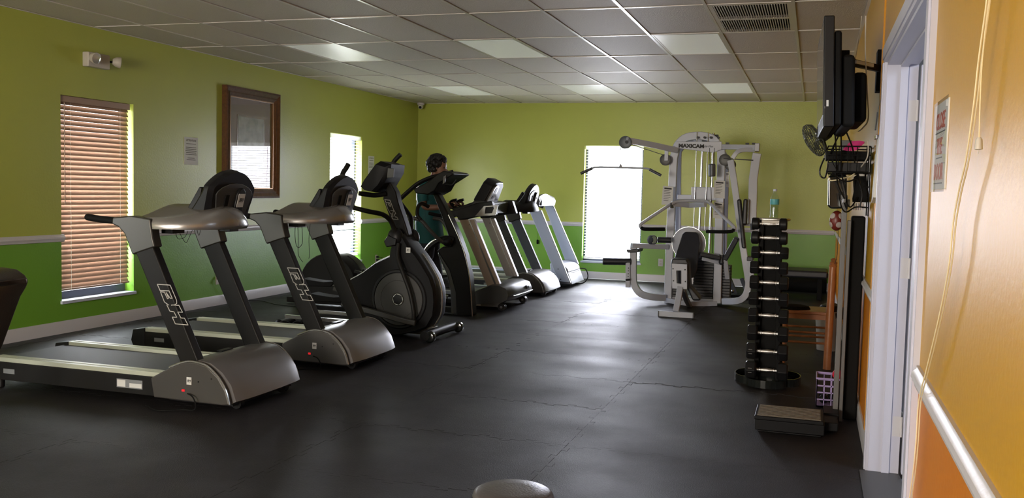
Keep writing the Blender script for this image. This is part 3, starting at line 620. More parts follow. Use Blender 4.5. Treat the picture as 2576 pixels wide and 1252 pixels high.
MB().lathe([(.052, 0), (.052, .004), (.048, .004)], (cx, 7.672, cz), (0, -1, 0), 24).build('hub_ring', 'edge', dc)
MB().tube([(x + .002, 7.86, z) for x, z in PF[9:16]], .008, 6, sm=4).build('edge_strip', 'edge', t)
MB().tube([(x, 7.76, z + .004) for x, z in PF[0:5]], .006, 6, sm=4).build('edge_strip', 'edge', t)
# mast, console
mast = MB().prism([(2.485, 1.245), (2.544, 1.416), (2.613, 1.309), (2.638, 1.216), (2.721, 1.003), (2.75, 0.917), (2.642, 0.793), (2.599, 0.973)], 7.80, 7.90).build('mast', 'charcoal', t, bevel=.012, seg=3)
mb = MB()
B1 = [(2.506, 1.235), (2.559, 1.231), (2.598, 1.143), (2.589, 1.11), (2.577, 1.095)]
B2 = [(2.506, 1.235), (2.519, 1.21), (2.553, 1.209), (2.57, 1.175), (2.556, 1.178), (2.541, 1.201)]
B3 = [(2.52, 1.199), (2.54, 1.149), (2.565, 1.113)]
Hh = [(2.576, 1.144), (2.62, 1.144), (2.634, 1.119), (2.614, 1.118), (2.629, 1.088), (2.642, 1.088), (2.646, 1.058), (2.59, 1.061), (2.577, 1.086), (2.595, 1.087), (2.585, 1.108), (2.567, 1.108), (2.557, 1.131)]
Hh = [(2.568, 1.137), (2.606, 1.136), (2.62, 1.108), (2.601, 1.107), (2.615, 1.08), (2.63, 1.08), (2.645, 1.058), (2.591, 1.061), (2.577, 1.086), (2.595, 1.086), (2.582, 1.108), (2.565, 1.109), (2.553, 1.133)]
for P in (B1, B2, B3, Hh):
    r = ribbon([(p[0], 7.80, p[1]) for p in P], .0055, (0, -1, 0)); mb.add(r.v, r.f)
mb.build('outline_lettering', 'line', mast)
cp = [(2.513, 1.581), (2.62, 1.554), (2.61, 1.479), (2.541, 1.366), (2.466, 1.299), (2.39, 1.311), (2.345, 1.347), (2.388, 1.42)]
cs = MB().loft([[(2.25 + (x - 2.25) * s_, y, 1.36 + (z - 1.36) * s_) for x, z in cp] for y, s_ in ((7.66, .86), (7.69, 1), (7.98, 1), (8.02, .86))]).build('console', 'housing', t, ang=35)
MB().prism([(2.595, 1.521), (2.657, 1.515), (2.651, 1.437), (2.589, 1.432)], 7.665, 7.68).build('side_plate', 'darkgrey', cs, bevel=.003)
bh_sticker(mast, [(2.795, 7.695, 0.791)][0], .042, .048, (1, 0, 0), (0, 0, 1), (0, -1, 0))
MB().tube([(2.522, 7.8, 1.289), (2.434, 7.76, 1.273), (2.384, 7.7, 1.278), (2.327, 7.64, 1.288)], .022, 12, sm=4).build('static_handle', 'softblack', t)
MB().tube([(2.505, 7.92, 1.289), (2.544, 8.02, 1.279), (2.369, 8.06, 1.305)], .020, 12, sm=4).build('static_handle', 'softblack', t)
# moving arms
MB().tube([(2.67, 7.7, 0.918), (2.655, 7.68, 0.99), (2.637, 7.64, 1.058), (2.591, 7.58, 1.107), (2.506, 7.5, 1.13), (2.409, 7.46, 1.153), (2.3, 7.46, 1.178)], .0215, 12, sm=5).tube([(2.3, 7.46, 1.178), (2.233, 7.48, 1.218), (2.187, 7.52, 1.305), (2.203, 7.56, 1.455), (2.224, 7.58, 1.506), (2.24, 7.6, 1.549)], .023, 12, sm=5).build('moving_arm', 'charcoal', t)
MB().tube([(2.684, 8, 0.914), (2.669, 8.03, 1.049), (2.634, 8.05, 1.104), (2.508, 8.1, 1.222), (2.423, 8.12, 1.314), (2.392, 8.12, 1.407), (2.44, 8.1, 1.569), (2.52, 8.1, 1.659)], .0215, 12, sm=5).build('moving_arm', 'charcoal', t)
for P in ([(2.657, 7.72, 0.902)][0], [(2.702, 7.98, 0.886)][0]):
    MB().ball(P, (.075, .055, .085), 16, 10).build('arm_joint', 'black', t)
MB().prism([(2.567, 0.863), (2.61, 0.922), (2.693, 0.889), (2.686, 0.832), (2.592, 0.81)], 7.66, 7.78).build('joint_cover', 'black', t, bevel=.01)
MB().tube([(2.708, 7.68, 0.849), (2.707, 7.66, 0.75), (2.741, 7.64, 0.664), (2.782, 7.63, 0.581), (2.851, 7.62, 0.426), (2.889, 7.62, 0.268), (2.894, 7.62, 0.173)], .020, 12, sm=4).build('drop_arm', 'charcoal', t)
MB().tube([(2.741, 8.02, 0.834), (2.824, 8.04, 0.696), (2.875, 8.05, 0.512), (2.891, 8.05, 0.29), (2.882, 8.05, 0.14)], .020, 12, sm=4).build('drop_arm', 'charcoal', t)
MB().bar([(2.914, 7.62, 0.153), (2.799, 7.61, 0.168), (2.589, 7.6, 0.212), (2.371, 7.6, 0.253), (2.19, 7.6, 0.289)], .05, .05, sm=3).build('pedal_arm', 'darkgrey', t, bevel=.01)
MB().bar([(2.887, 8.05, 0.129), (2.532, 8.06, 0.191), (2.114, 8.06, 0.299), (1.858, 8.06, 0.366)], .05, .05, sm=3).build('pedal_arm', 'darkgrey', t, bevel=.01)
for c3, yy in (([(2.068, 7.6, 0.325)][0], 7.60), ([(1.71, 8.06, 0.404)][0], 8.06)):
    x, y, z = c3
    MB().loft([[(x + a, y + w * b, z + dz) for a, dz in ((-.20, .0), (-.17, .045), (-.05, .030), (.08, .022), (.17, .035), (.19, .01), (.15, -.02), (-.15, -.03))] for b, w in ((-.085, 1), (-.07, 1), (.07, 1), (.085, 1))]).build('foot_plate', 'softblack', t, bevel=.01, seg=3, ang=50)
    MB().box((x + .165, y - .07, z - .01), (x + .178, y + .07, z + .045)).build('plate_tip', 'greylabel', t, bevel=.002)
# base
MB().bar([(1.55, 7.86, .06), (2.95, 7.86, .06)], .08, .10).build('base_beam', 'darkgrey', t, bevel=.008)
MB().bar([(2.86, 7.86, .14), (3.0, 7.86, .06)], .07, .09).build('front_strut', 'edge', t, bevel=.01)
MB().tube([(3.05, 7.50, .06), (3.055, 7.86, .065), (3.06, 8.22, .06)], .042, 14, sm=3).build('front_stabiliser', 'black', t)
for y in (7.56, 8.24): MB().lathe([(.035, 0), (.05, .01), (.052, .04), (.04, .055), (.02, .06)], (3.09, y, .052), (0, -1, 0), 20).build('wheel', 'gloss', t)
MB().tube([(1.55, 7.60, .05), (1.55, 7.86, .055), (1.55, 8.12, .05)], .042, 14, sm=3).build('rear_stabiliser', 'black', t)
for y in (7.58, 8.14): MB().ball((1.55, y, .052), (.05, .035, .052)).build('end_cap', 'black', t)
for y in (7.62, 8.05): MB().bar([(1.60, y, .13), (2.30, y, .12)], .03, .04).build('guide_rail', 'edge', t)

# ------------------------------------------------------------------ rear-drive elliptical with curved mast
t = thing('elliptical_trainer', 'dark elliptical trainer with round rear housing and tall curved mast, before the person', 'elliptical trainer', (2.0, 9.4, 0))
cc = [(1.143, 9.3, 0.264)][0]
RH = [(cc[0] + .355 * math.cos(a), cc[2] + .335 * math.sin(a)) for a in [PI * q / 14 for q in range(-2, 17)]]
RH = RH + [(cc[0] - .40, .06), (cc[0] + .55, .06)]
MB().loft([[(cc[0] + (x - cc[0]) * q, y, .3 + (z - .3) * q) for x, z in RH] for y, q in ((9.22, .95), (9.25, 1), (9.55, 1), (9.58, .95))]).build('rear_housing', 'charcoal', t, ang=50)
MB().tube([(x, 9.40, z) for x, z in RH[1:8]], .010, 6).build('edge_strip', 'black', t)
for y in (9.28, 9.54):
    MB().bar([(cc[0] + .2, y, .30), (2.45, y, .16)], .045, .03).build('ramp_rail', 'edge', t, bevel=.004)
    MB().bar([(cc[0] + .33, y - .05, .42), (1.9, y - .05, .335), (2.5, y - .05, .40)], .03, .03).build('pedal_link', 'charcoal', t)
    MB().loft([[(1.75 + a, y + b, .40 + z) for a, z in ((-.19, .0), (-.17, .05), (.05, .03), (.18, .06), (.19, .02), (.1, -.02))] for b in (-.075, .075)]).build('foot_plate', 'softblack', t, bevel=.008)
ma = [(2.33, 1.302), (2.404, 1.286), (2.531, 1.07), (2.64, 0.862), (2.726, 0.654), (2.785, 0.403), (2.83, 0.003), (2.641, -0.023), (2.622, 0.245), (2.548, 0.476), (2.398, 0.682), (2.47, 0.728), (2.561, 0.74), (2.512, 0.9), (2.431, 1.088)]
MB().prism(ma, 9.32, 9.46).build('mast', 'charcoal', t, bevel=.02, seg=3)
MB().prism([(2.389, 0.656), (2.552, 0.723), (2.717, 0.632), (2.776, 0.403), (2.804, 0.001), (2.568, -0.014), (2.553, 0.241), (2.504, 0.431)], 9.34, 9.50).build('front_shroud', 'darkgrey', t, bevel=.03, seg=4)
MB().tube([(x + .005, 9.32, z) for x, z in [(2.523, 1.069), (2.632, 0.861), (2.718, 0.653), (2.778, 0.401), (2.819, -0.001)]], .006, 6, sm=3).build('edge_strip', 'edge', t)
MB().prism([(2.152, -0.041), (2.84, -0.01), (2.841, -0.044), (2.153, -0.089)], 9.12, 9.68).build('base_plate', 'steelgrey', t, bevel=.006)
MB().bar([(.55, 9.4, .045), (2.8, 9.4, .045)], .06, .09).build('base_beam', 'charcoal', t, bevel=.006)
# shoulder shell and joints
MB().tube([(2.256, 9.3, 0.608), (2.314, 9.3, 0.7), (2.405, 9.3, 0.776), (2.505, 9.3, 0.814), (2.597, 9.32, 0.8)], .035, 10, sm=4).build('shoulder_shell', 'black', t)
MB().tube([(2.25, 9.28, 0.626), (2.304, 9.28, 0.722), (2.385, 9.28, 0.794), (2.458, 9.28, 0.818)], .009, 6, sm=4).build('edge_strip', 'edge', t)
MB().ball([(2.541, 9.28, 0.783)][0], (.06, .05, .05)).build('arm_joint', 'black', t)
MB().tube([(2.055, 9.16, 1.028), (2.194, 9.16, 1.024), (2.286, 9.16, 1.002), (2.361, 9.18, 0.919), (2.446, 9.22, 0.824), (2.504, 9.26, 0.774)], .021, 10, sm=4).build('moving_arm', 'darkgrey', t)
MB().tube([(2.238, 9.6, 1.015), (2.324, 9.6, 1.005), (2.381, 9.6, 0.95), (2.446, 9.56, 0.866), (2.482, 9.52, 0.787)], .021, 10, sm=4).build('moving_arm', 'darkgrey', t)
MB().tube([(2.01, 9.2, 1.217), (2.133, 9.18, 1.317), (2.233, 9.18, 1.395), (2.351, 9.2, 1.453), (2.47, 9.24, 1.489), (2.581, 9.3, 1.526)], .024, 10, sm=5).build('hand_rail', 'black', t)
MB().tube([(2.327, 9.25, 1.149), (2.283, 9.18, 1.182), (2.264, 9.12, 1.149), (2.265, 9.1, 1.065), (2.302, 9.1, 1.016)], .020, 10, sm=5).build('curl_handle', 'black', t)
MB().loft([[(x, y, z) for x, z in [(2.196, 1.332), (2.319, 1.395), (2.391, 1.438), (2.454, 1.49), (2.535, 1.534), (2.626, 1.519), (2.653, 1.502), (2.582, 1.459), (2.484, 1.398), (2.44, 1.321), (2.358, 1.277), (2.22, 1.29)]] for y in (9.14, 9.62)]).build('console', 'black', t, bevel=.012, seg=3)
MB().box((2.50, 9.2, 1.50), (2.60, 9.52, 1.512)).build('console_lip', 'edge', t, bevel=.003)
MB().prism([(2.542, 1.472), (2.573, 1.489), (2.561, 1.414), (2.534, 1.389)], 9.12, 9.138).build('side_plate', 'steelgrey', t, bevel=.002)
MB().tube([(2.556, 9.12, 1.397), (2.64, 9.1, 1.386), (2.666, 9.1, 1.403), (2.696, 9.1, 1.441)], .007, 6, sm=3).build('cable_hook', 'black', t)
# a black ab roller lying between the machines
c = [(1.786, 7.3, 0.19)][0]
MB().lathe([(.03, 0), (.065, .01), (.07, .03), (.065, .05), (.03, .06)], (c[0] - .02, 7.33, .072), (.5, -1, 0), 20).lathe([(.03, 0), (.062, .01), (.065, .03), (.06, .05), (.03, .06)], (c[0] + .06, 7.42, .067), (.5, -1, 0), 20).cyl((c[0] - .10, 7.20, .07), (c[0] + .16, 7.55, .07), .013, 10).build('exercise_roller', 'softblack', None, label='black twin wheel exercise roller lying on the floor behind the second treadmill', cat='roller')
mb = MB()
for k in range(7): mb.tube([(c[0] + .02 + .03 * math.cos(k * 2.3), 7.50, .02 + .012 * k), (c[0] + .13 + .03 * math.sin(k), 7.55 + .03 * math.sin(k * 1.7), .03 + .022 * k), (c[0] + .20, 7.52 - .03 * math.cos(k), .015 + .010 * k)], .016, 7, sm=3)
mb.build('strap_bundle', 'softblack', None, label='heap of black straps on the floor behind the second treadmill', cat='straps')

# ------------------------------------------------------------------ multi-station gym (one machine)
t = thing('multi_gym', 'white multi-station weight machine with black pads in front of the back wall', 'weight machine', (4.8, 11.6, 0))
YG = 11.6
fr = [(4.561, 11.6, 0.022), (4.564, 11.6, 0.796), (4.572, 11.6, 1.676), (4.582, 11.6, 1.822), (4.616, 11.6, 1.943), (4.695, 11.6, 2.026), (4.805, 11.6, 2.056), (4.948, 11.6, 2.052), (5.054, 11.6, 2.009), (5.119, 11.6, 1.914), (5.146, 11.6, 1.805), (5.148, 11.6, 1.012), (5.16, 11.6, 0.033)]
MB().bar(fr, .095, .07, sm=3).build('front_frame', 'white', t, bevel=.008)
fr2 = [(4.652, 11.85, 0.086), (4.62, 11.85, 0.988), (4.597, 11.85, 1.783), (4.618, 11.85, 1.907), (4.693, 11.85, 1.991), (4.825, 11.85, 2.022), (4.995, 11.85, 2.013), (5.104, 11.85, 1.926), (5.18, 11.85, 1.693), (5.194, 11.85, 0.81), (5.2, 11.85, 0.142)]
MB().bar(fr2, .07, .05, sm=3).build('rear_frame', 'white', t, bevel=.006)
for P, nm in (([(4.536, 11.6, 0.035), (4.848, 11.45, 0.021), (5.151, 11.6, 0.032)], 'base_crossbar'), ([(4.625, 11.7, 1.312), (5.189, 11.7, 1.312)], 'middle_crossbar')):
    MB().bar(P, .075, .06, up=(0, 0, 1)).build(nm, 'white', t, bevel=.006)
MB().prism([(4.602, 1.982), (5.152, 1.986), (5.155, 1.892), (5.054, 1.853), (4.605, 1.905)], 11.50, 11.53).build('name_plate', 'white', t, bevel=.004)
text('MAXICAM', .060, [(4.794, 11.495, 1.928)][0], (1, 0, -.02), (0, 0, 1), t, 'ink', name='brand_lettering', bold=.0035, sx=1.12)
text('Multi-Max', .034, [(4.983, 11.495, 1.927)][0], (1, 0, -.02), (0, 0, 1), t, 'ink', name='model_lettering', shear=.3)
for x in (1755, 1771, 1786, 1804):
    p = [(4.867, 11.48, 2.034)][0]; q = (p[0] + (x - 1755) / 203., 11.55, p[2] - .0)
    MB().cyl((q[0], 11.50, q[2]), (q[0], 11.56, q[2]), .014, 10).build('bolt', 'black', t)
# guide rods and cables
for x0, x1, r in ((1738, 1733, .006), (1765, 1756, .006), (1749, 1743, .013), (1775, 1768, .013)):
    y = 11.55 if r < .01 else 11.7
    a = [(4.772, 11.6, 2.041)][0]
    MB().cyl((4.85 + (x0 - 1738) / 203., y, 2.10), (4.85 + (x0 - 1738) / 203., y, .58 if r > .01 else .92), r, 12).build('guide_rod', 'chrome', t)
for x in (4.93, 5.06): MB().box((x - .03, 11.67, 1.93), (x + .03, 11.73, 2.08)).build('rod_sleeve', 'black', t, bevel=.004)
MB().box((4.80, 11.60, 1.28), (5.10, 11.66, 1.44)).build('carriage_plate', 'white', t, bevel=.006)
# plate stack columns
for a, b, z1 in (((4.60, 11.62), (4.74, 11.86), .58), ((4.86, 11.62), (5.10, 11.86), .60), ((5.18, 11.66), (5.30, 11.88), .52)):
    for k in range(int(z1 / .035) - 2):
        MB().box((a[0], a[1], .075 + k * .035), (b[0], b[1], .075 + k * .035 + .031)).build('weight_plate', 'padblack', t, bevel=.003, seg=1)
MB().box((4.55, 11.62, .03), (5.22, 11.90, .075)).build('stack_base', 'white', t, bevel=.005)
MB().lathe([(.20, 0), (.20, .03), (.18, .035), (0, .035)], [(4.8, 11.55, 0.749)][0], (0, -1, 0), 36).build('cam_disc', 'white', t)
MB().lathe([(.205, 0), (.205, .02), (.198, .02)], [(4.799, 11.56, 0.749)][0], (0, -1, 0), 36).build('cam_rim', 'edge', t)
# lat boom and bar
MB().bar([(4.623, 11.5, 1.876), (4.366, 11.2, 1.925), (4.097, 10.95, 1.966)], .07, .05).build('lat_boom', 'white', t, bevel=.006)
MB().lathe([(.075, 0), (.075, .03), (.06, .035), (.02, .035)], [(4.092, 10.98, 1.939)][0], (0, -1, 0), 28).build('pulley', 'greyblue', t)
MB().lathe([(.02, 0), (.02, .01), (.0, .01)], [(4.113, 10.94, 1.942)][0], (0, -1, 0), 10).build('bolt', 'black', t)
MB().lathe([(.070, 0), (.070, .03), (.05, .035), (.02, .035)], [(4.492, 11.5, 1.759)][0], (0, -1, 0), 28).build('pulley', 'darkgrey', t)
MB().box([(4.481, 11.45, 1.872)][0], [(4.526, 11.47, 1.748)][0]).build('pulley_bracket', 'white', t, bevel=.003)
MB().tube([(4.146, 10.97, 1.921), (4.469, 11.48, 1.816)], .004, 6).build('cable', 'steelgrey', t)
MB().tube([(3.634, 10.95, 1.595), (3.729, 10.95, 1.639), (3.898, 10.95, 1.644), (4.183, 10.95, 1.641), (4.37, 10.95, 1.635), (4.441, 10.95, 1.608)], .011, 8, sm=2).build('lat_bar', 'white', t)
for P in ([(3.567, 10.95, 1.565), (3.706, 10.95, 1.629)], [(4.389, 10.95, 1.626), (4.526, 10.95, 1.559)]): MB().tube(P, .017, 10).build('bar_grip', 'padblack', t)
MB().tube([(4.045, 10.95, 1.644), (4.044, 10.95, 1.686), (4.036, 10.96, 1.882)], .004, 6).lathe([(.016, 0), (.016, .03), (.006, .05)], [(4.046, 10.95, 1.634)][0], (0, 0, 1), 10).build('bar_hanger', 'white', t)
# leg station on the left
MB().bar([(4.545, 11.55, 0.695), (4.138, 11.3, 0.71)], .075, .06, up=(0, 0, 1)).build('side_beam', 'white', t, bevel=.006)
MB().bar([(4.168, 11.3, 0.687), (4.173, 11.3, 0.357), (4.197, 11.3, 0.222), (4.274, 11.3, 0.129), (4.402, 11.35, 0.093), (4.535, 11.5, 0.075)], .08, .06, sm=4).build('leg_post', 'white', t, bevel=.006)
MB().bar([(4.115, 11.25, 0.504), (4.124, 11.25, 0.203)], .055, .045).build('adjust_post', 'white', t, bevel=.004)
for k in range(5): 
    p = [(4.127, 11.22, 0.439)][0]; MB().cyl((p[0], 11.218, p[2] - k * .035), (p[0], 11.23, p[2] - k * .035), .006, 8).build('peg_hole', 'black', t)
MB().tube([(4.102, 11.2, 0.294), (4.16, 11.2, 0.302)], .012, 8).build('adjust_knob', 'black', t)
MB().tube([(3.811, 11.2, 0.507), (4.148, 11.28, 0.513)], .042, 16).build('knee_roller', 'padblack', t, bevel=.01)
MB().loft([[(x, y, z) for x, z in [(4.104, 0.665), (4.264, 0.677), (4.255, 0.638), (4.12, 0.628)]] for y in (11.15, 11.45)]).build('seat_pad', 'padblack', t, bevel=.012, seg=3)
MB().lathe([(.055, 0), (.055, .06), (.03, .065), (.02, .065)], [(4.411, 11.3, 0.789)][0], (-.5, -1, 0), 20).lathe([(.035, 0), (.035, .16)], [(4.447, 11.35, 0.788)][0], (1, .2, 0), 16).build('ankle_roller', 'padblack', t)
MB().lathe([(.045, 0), (.045, .006), (.035, .006)], [(4.423, 11.23, 0.792)][0], (-.5, -1, 0), 20).build('roller_cap', 'edge', t)
# press arms
MB().tube([(4.337, 10.9, 0.929), (4.313, 10.9, 0.956), (4.325, 10.9, 0.994), (4.473, 11, 1.108), (4.642, 11.15, 1.237), (4.728, 11.2, 1.263), (4.856, 11.22, 1.271), (5.006, 11.2, 1.27), (5.081, 11.15, 1.245), (5.227, 11, 1.122), (5.369, 10.9, 1.002), (5.388, 10.9, 0.971), (5.367, 10.9, 0.943)], .019, 10, sm=3).build('press_arm', 'white', t)
for P in ([(4.327, 10.9, 0.947), (4.365, 10.9, 0.93), (4.582, 11, 0.934)], [(5.388, 10.9, 0.98), (5.363, 10.9, 0.943), (5.266, 10.9, 0.931), (5.068, 11, 0.924)]): MB().tube(P, .021, 10, sm=3).build('press_grip', 'softblack', t)
MB().bar([(4.626, 11.2, 1.232), (4.812, 11.4, 1.216), (5.021, 11.2, 1.233)], .06, .05).build('press_yoke', 'white', t, bevel=.006)
MB().box([(4.621, 11.1, 1.242)][0], [(4.637, 11.3, 1.179)][0]).build('yoke_stop', 'black', t, bevel=.004)
# bench
bp = [(4.741, 11.35, 0.866), (4.768, 11.35, 0.896), (4.9, 11.35, 0.896), (4.934, 11.35, 0.869), (4.962, 11.3, 0.768), (4.958, 11.22, 0.639), (4.953, 11.12, 0.458), (4.912, 11.1, 0.364), (4.739, 11.1, 0.402), (4.681, 11.2, 0.581), (4.714, 11.3, 0.743)]
MB().loft([[Vector(p) + Vector((0, d, 0)) for p in bp] for d in (0, .06)]).build('back_pad', 'padblack', t, bevel=.014, seg=3)
MB().loft([[(x, y, z) for x, z in [(4.701, 0.555), (4.712, 0.611), (4.875, 0.614), (4.903, 0.569), (4.93, 0.303), (5.042, 0.182), (5.052, 0.146), (4.963, 0.141), (4.896, 0.274), (4.724, 0.273)]] for y in (10.75, 10.95)]).build('seat_pad', 'padblack', t, bevel=.02, seg=3)
O = [(4.75, 0.57), (4.917, 0.569), (4.927, 0.294), (4.764, 0.294)]; I4 = [(4.801, 0.497), (4.858, 0.5), (4.863, 0.349), (4.81, 0.355)]
mb = MB()
for k in range(4): mb.prism([O[k], O[(k + 1) % 4], I4[(k + 1) % 4], I4[k]], 10.5, 10.53)
mb.build('seat_bracket', 'white', t)
for p in [(4.766, 10.49, 0.514), (4.899, 10.49, 0.511), (4.775, 10.49, 0.381), (4.908, 10.49, 0.379)]: MB().cyl(p, (p[0], 10.50, p[2]), .008, 8).build('bolt', 'black', t)
MB().bar([(4.852, 10.5, 0.312), (4.845, 10.45, 0.192), (4.833, 10.35, 0.052)], .065, .055).build('bench_leg', 'white', t, bevel=.005)
MB().bar([(4.877, 10.55, 0.282), (4.872, 10.9, 0.138), (4.86, 11.4, -0.012)], .05, .05).build('bench_strut', 'steelgrey', t, bevel=.005)
MB().bar([(4.66, 10.30, .03), (5.03, 10.30, .03)], .06, .06).build('bench_foot', 'white', t, bevel=.005)
for x in (4.655, 5.035): MB().box((x - .006, 10.268, .002), (x + .006, 10.332, .06)).build('foot_cap', 'darkgrey', t, bevel=.002)
# right side: beam, swing arm, curved upright, roller pads
MB().bar([(5.132, 11.55, 1.926), (5.36, 11.5, 1.921), (5.56, 11.45, 1.916)], .07, .06, up=(0, 0, 1)).build('fly_beam', 'white', t, bevel=.005)
MB().box([(5.543, 11.4, 1.964)][0], [(5.596, 11.5, 1.872)][0]).build('beam_end', 'white', t, bevel=.006)
MB().box([(5.549, 11.41, 1.904)][0], [(5.587, 11.49, 1.866)][0]).build('pivot_block', 'board', t, bevel=.004)
for q in ((1838, 361), (1881, 362), (1897, 362)): pass
for P in [(5.22, 11.5, 1.962), (5.45, 11.5, 1.959), (5.524, 11.5, 1.96)]: MB().box((P[0] - .02, 11.47, P[2] - .005), (P[0] + .02, 11.53, P[2] + .012)).build('bolt_head', 'black', t)
MB().bar([(5.295, 11.4, 1.784), (5.347, 11.4, 1.86), (5.422, 11.42, 1.885), (5.539, 11.45, 1.887)], .05, .04, sm=3).build('curved_brace', 'white', t, bevel=.004)
MB().bar([(5.572, 11.45, 1.851), (5.561, 11.45, 1.78), (5.54, 11.42, 1.546), (5.549, 11.4, 1.008)], .10, .06).build('swing_arm', 'white', t, bevel=.008)
MB().bar([(5.273, 11.4, 1.761), (5.319, 11.38, 1.541), (5.393, 11.35, 1.121), (5.478, 11.3, 0.658), (5.534, 11.3, 0.379), (5.538, 11.3, 0.276), (5.506, 11.3, 0.171), (5.425, 11.32, 0.108), (5.244, 11.5, 0.073)], .075, .06, sm=3).build('curved_upright', 'white', t, bevel=.006)
MB().tube([(5.189, 11.4, 1.783), (5.533, 11.4, 1.764)], .006, 6).build('cable', 'black', t)
MB().lathe([(.07, 0), (.07, .03), (.05, .035), (.02, .035)], [(5.199, 11.5, 1.768)][0], (0, -1, 0), 24).lathe([(.065, 0), (.065, .03), (.05, .035), (.02, .035)], [(5.258, 11.6, 1.711)][0], (0, -1, 0), 24).build('pulley', 'darkgrey', t)
MB().loft([[Vector(p) + Vector((0, d, 0)) for p in [(5.375, 11.2, 1.299), (5.424, 11.2, 1.309), (5.449, 11.2, 1.125), (5.504, 11.2, 0.734), (5.455, 11.2, 0.732), (5.406, 11.2, 1.078)]] for d in (0, .09)]).build('arm_pad', 'padblack', t, bevel=.02, seg=3)
MB().loft([[Vector(p) + Vector((0, d, 0)) for p in [(5.451, 11.2, 1.31), (5.5, 11.2, 1.311), (5.503, 11.2, 1.007), (5.444, 11.2, 1.01)]] for d in (0, .09)]).build('arm_pad', 'padblack', t, bevel=.02, seg=3)
MB().bar([(5.419, 11.3, 1.011), (5.566, 11.35, 1.005)], .03, .03).build('pad_bracket', 'white', t)
MB().tube([(5.559, 11.3, 1.025), (5.562, 11.3, 0.95)], .026, 10).build('end_knob', 'padblack', t)
MB().bar([(5.261, 11.3, 0.592), (5.392, 11.25, 0.853)], .06, .10).build('incline_pad', 'padblack', t, bevel=.012)
MB().bar([(5.204, 11.3, 0.646), (5.266, 11.3, 0.578), (5.289, 11.4, 0.358)], .05, .05).build('pad_post', 'white', t, bevel=.005)
MB().bar([(4.968, 11.25, 0.647), (5.205, 11.3, 0.608)], .05, .16).build('seat_pad', 'padblack', t, bevel=.014)
MB().bar([(4.992, 11.3, 0.589), (5.217, 11.35, 0.539)], .04, .05).build('seat_bar', 'white', t, bevel=.004)
MB().lathe([(.035, 0), (.035, .10), (.02, .12)], [(5.222, 11.3, 0.646)][0], (0, 0, -1), 14).build('knee_roller', 'padblack', t)
MB().loft([[(x, y, z) for x, z in [(5.523, 0.596), (5.591, 0.599), (5.603, 0.391), (5.55, 0.37)]] for y in (11.25, 11.30)]).build('foot_panel', 'white', t, bevel=.004)
MB().box([(5.52, 11.15, 0.641)][0], [(5.588, 11.4, 0.595)][0]).build('side_seat', 'padblack', t, bevel=.006)
# counterweight and its cables
MB().tube([(5.077, 11.2, 1.709), (5.083, 11.2, 1.561)], .042, 14).build('counterweight', 'greyblue', t, bevel=.015, seg=3)
MB().tube([(5.043, 11.2, 1.894), (5.055, 11.2, 1.709)], .0035, 6).tube([(5.098, 11.2, 1.894), (5.105, 11.2, 1.709)], .0035, 6).tube([(5.069, 11.2, 1.56), (5.098, 11.25, 1.02), (5.111, 11.3, 0.66)], .0035, 6).tube([(5.229, 11.25, 1.304), (5.25, 11.3, 0.648)], .0035, 6).build('cable', 'black', t)
MB().box([(5.147, 11.85, 0.512)][0], [(5.226, 11.7, 0.075)][0]).build('rear_stack', 'padblack', t, bevel=.004)
def placard(name, pts, label, y, head=True, parent=None, lines=7, group=None):
    P = [Vector(p) for p in pts]
    o = MB().loft([P, [p + Vector((0, .003, 0)) for p in P]]).build(name, 'paper', parent, label=None if parent else label, cat=None if parent else 'notice', group=group)
    a, b, c_, d = P  # bl br tr tl
    mb = MB(); random.seed(3)
    def L(u0, u1, v, h):
        q = []
        for (u, vv) in ((u0, v), (u1, v), (u1, v + h), (u0, v + h)):
            q.append((a * (1 - u) + b * u) * (1 - vv) + (d * (1 - u) + c_ * u) * vv)
        mb.loft([[x + Vector((0, -.0015, 0)) for x in q], q])
    if head: L(.15, .85, .84, .08)
    for k in range(lines): L(.15, random.uniform(.6, .88), .76 - k * .62 / lines, .02)
    mb.build('print_lines', 'ink', o); return o
placard('exercise_placard', [(4.469, 11.42, 1.216), (4.604, 11.42, 1.21), (4.606, 11.42, 1.432), (4.481, 11.42, 1.443)], '', 11.4, parent=t)
placard('exercise_placard', [(5.088, 11.42, 1.314), (5.219, 11.42, 1.308), (5.216, 11.42, 1.516), (5.09, 11.42, 1.523)], '', 11.4, parent=t)
placard('exercise_placard', [(5.088, 11.42, 1.072), (5.195, 11.42, 1.061), (5.207, 11.42, 1.256), (5.095, 11.42, 1.267)], '', 11.4, parent=t)
placard('exercise_placard', [(4.571, 11.95, 1.431), (4.616, 11.95, 1.427), (4.609, 11.95, 1.632), (4.569, 11.95, 1.641)], '', 11.9, parent=t)
placard('exercise_placard', [(5.207, 11.65, 1.447), (5.25, 11.65, 1.443), (5.238, 11.65, 1.625), (5.196, 11.65, 1.625)], '', 11.6, parent=t)
gym = t

# ------------------------------------------------------------------ dumbbell rack and dumbbells
t = thing('dumbbell_rack', 'narrow black vertical dumbbell rack on an oval floor ring base', 'rack', (5.95, 7.0, 0))
mb = MB()
for sx in (-.075, .075):
    mb.bar([(5.965 + sx, 6.90, .02), (5.935 + sx * .8, 7.16, 1.17)], .035, .05)
    mb.bar([(5.965 + sx, 7.42, .02), (5.935 + sx * .8, 7.22, 1.17)], .035, .05)
mb.build('upright', 'softblack', t, bevel=.004)
MB().loft([[(5.965 + sx, 6.92, .06), (5.94 + sx, 7.17, 1.15), (5.94 + sx, 7.18, 1.15), (5.965 + sx, 6.93, .06)] for sx in (-.06, .06)]).build('centre_panel', 'softblack', t)
hts = [.124, .251, .376, .499, .616, .729, .834, .942, 1.048, 1.149]
hx = [5.965, 5.962, 5.96, 5.957, 5.952, 5.95, 5.944, 5.945, 5.935, 5.930]
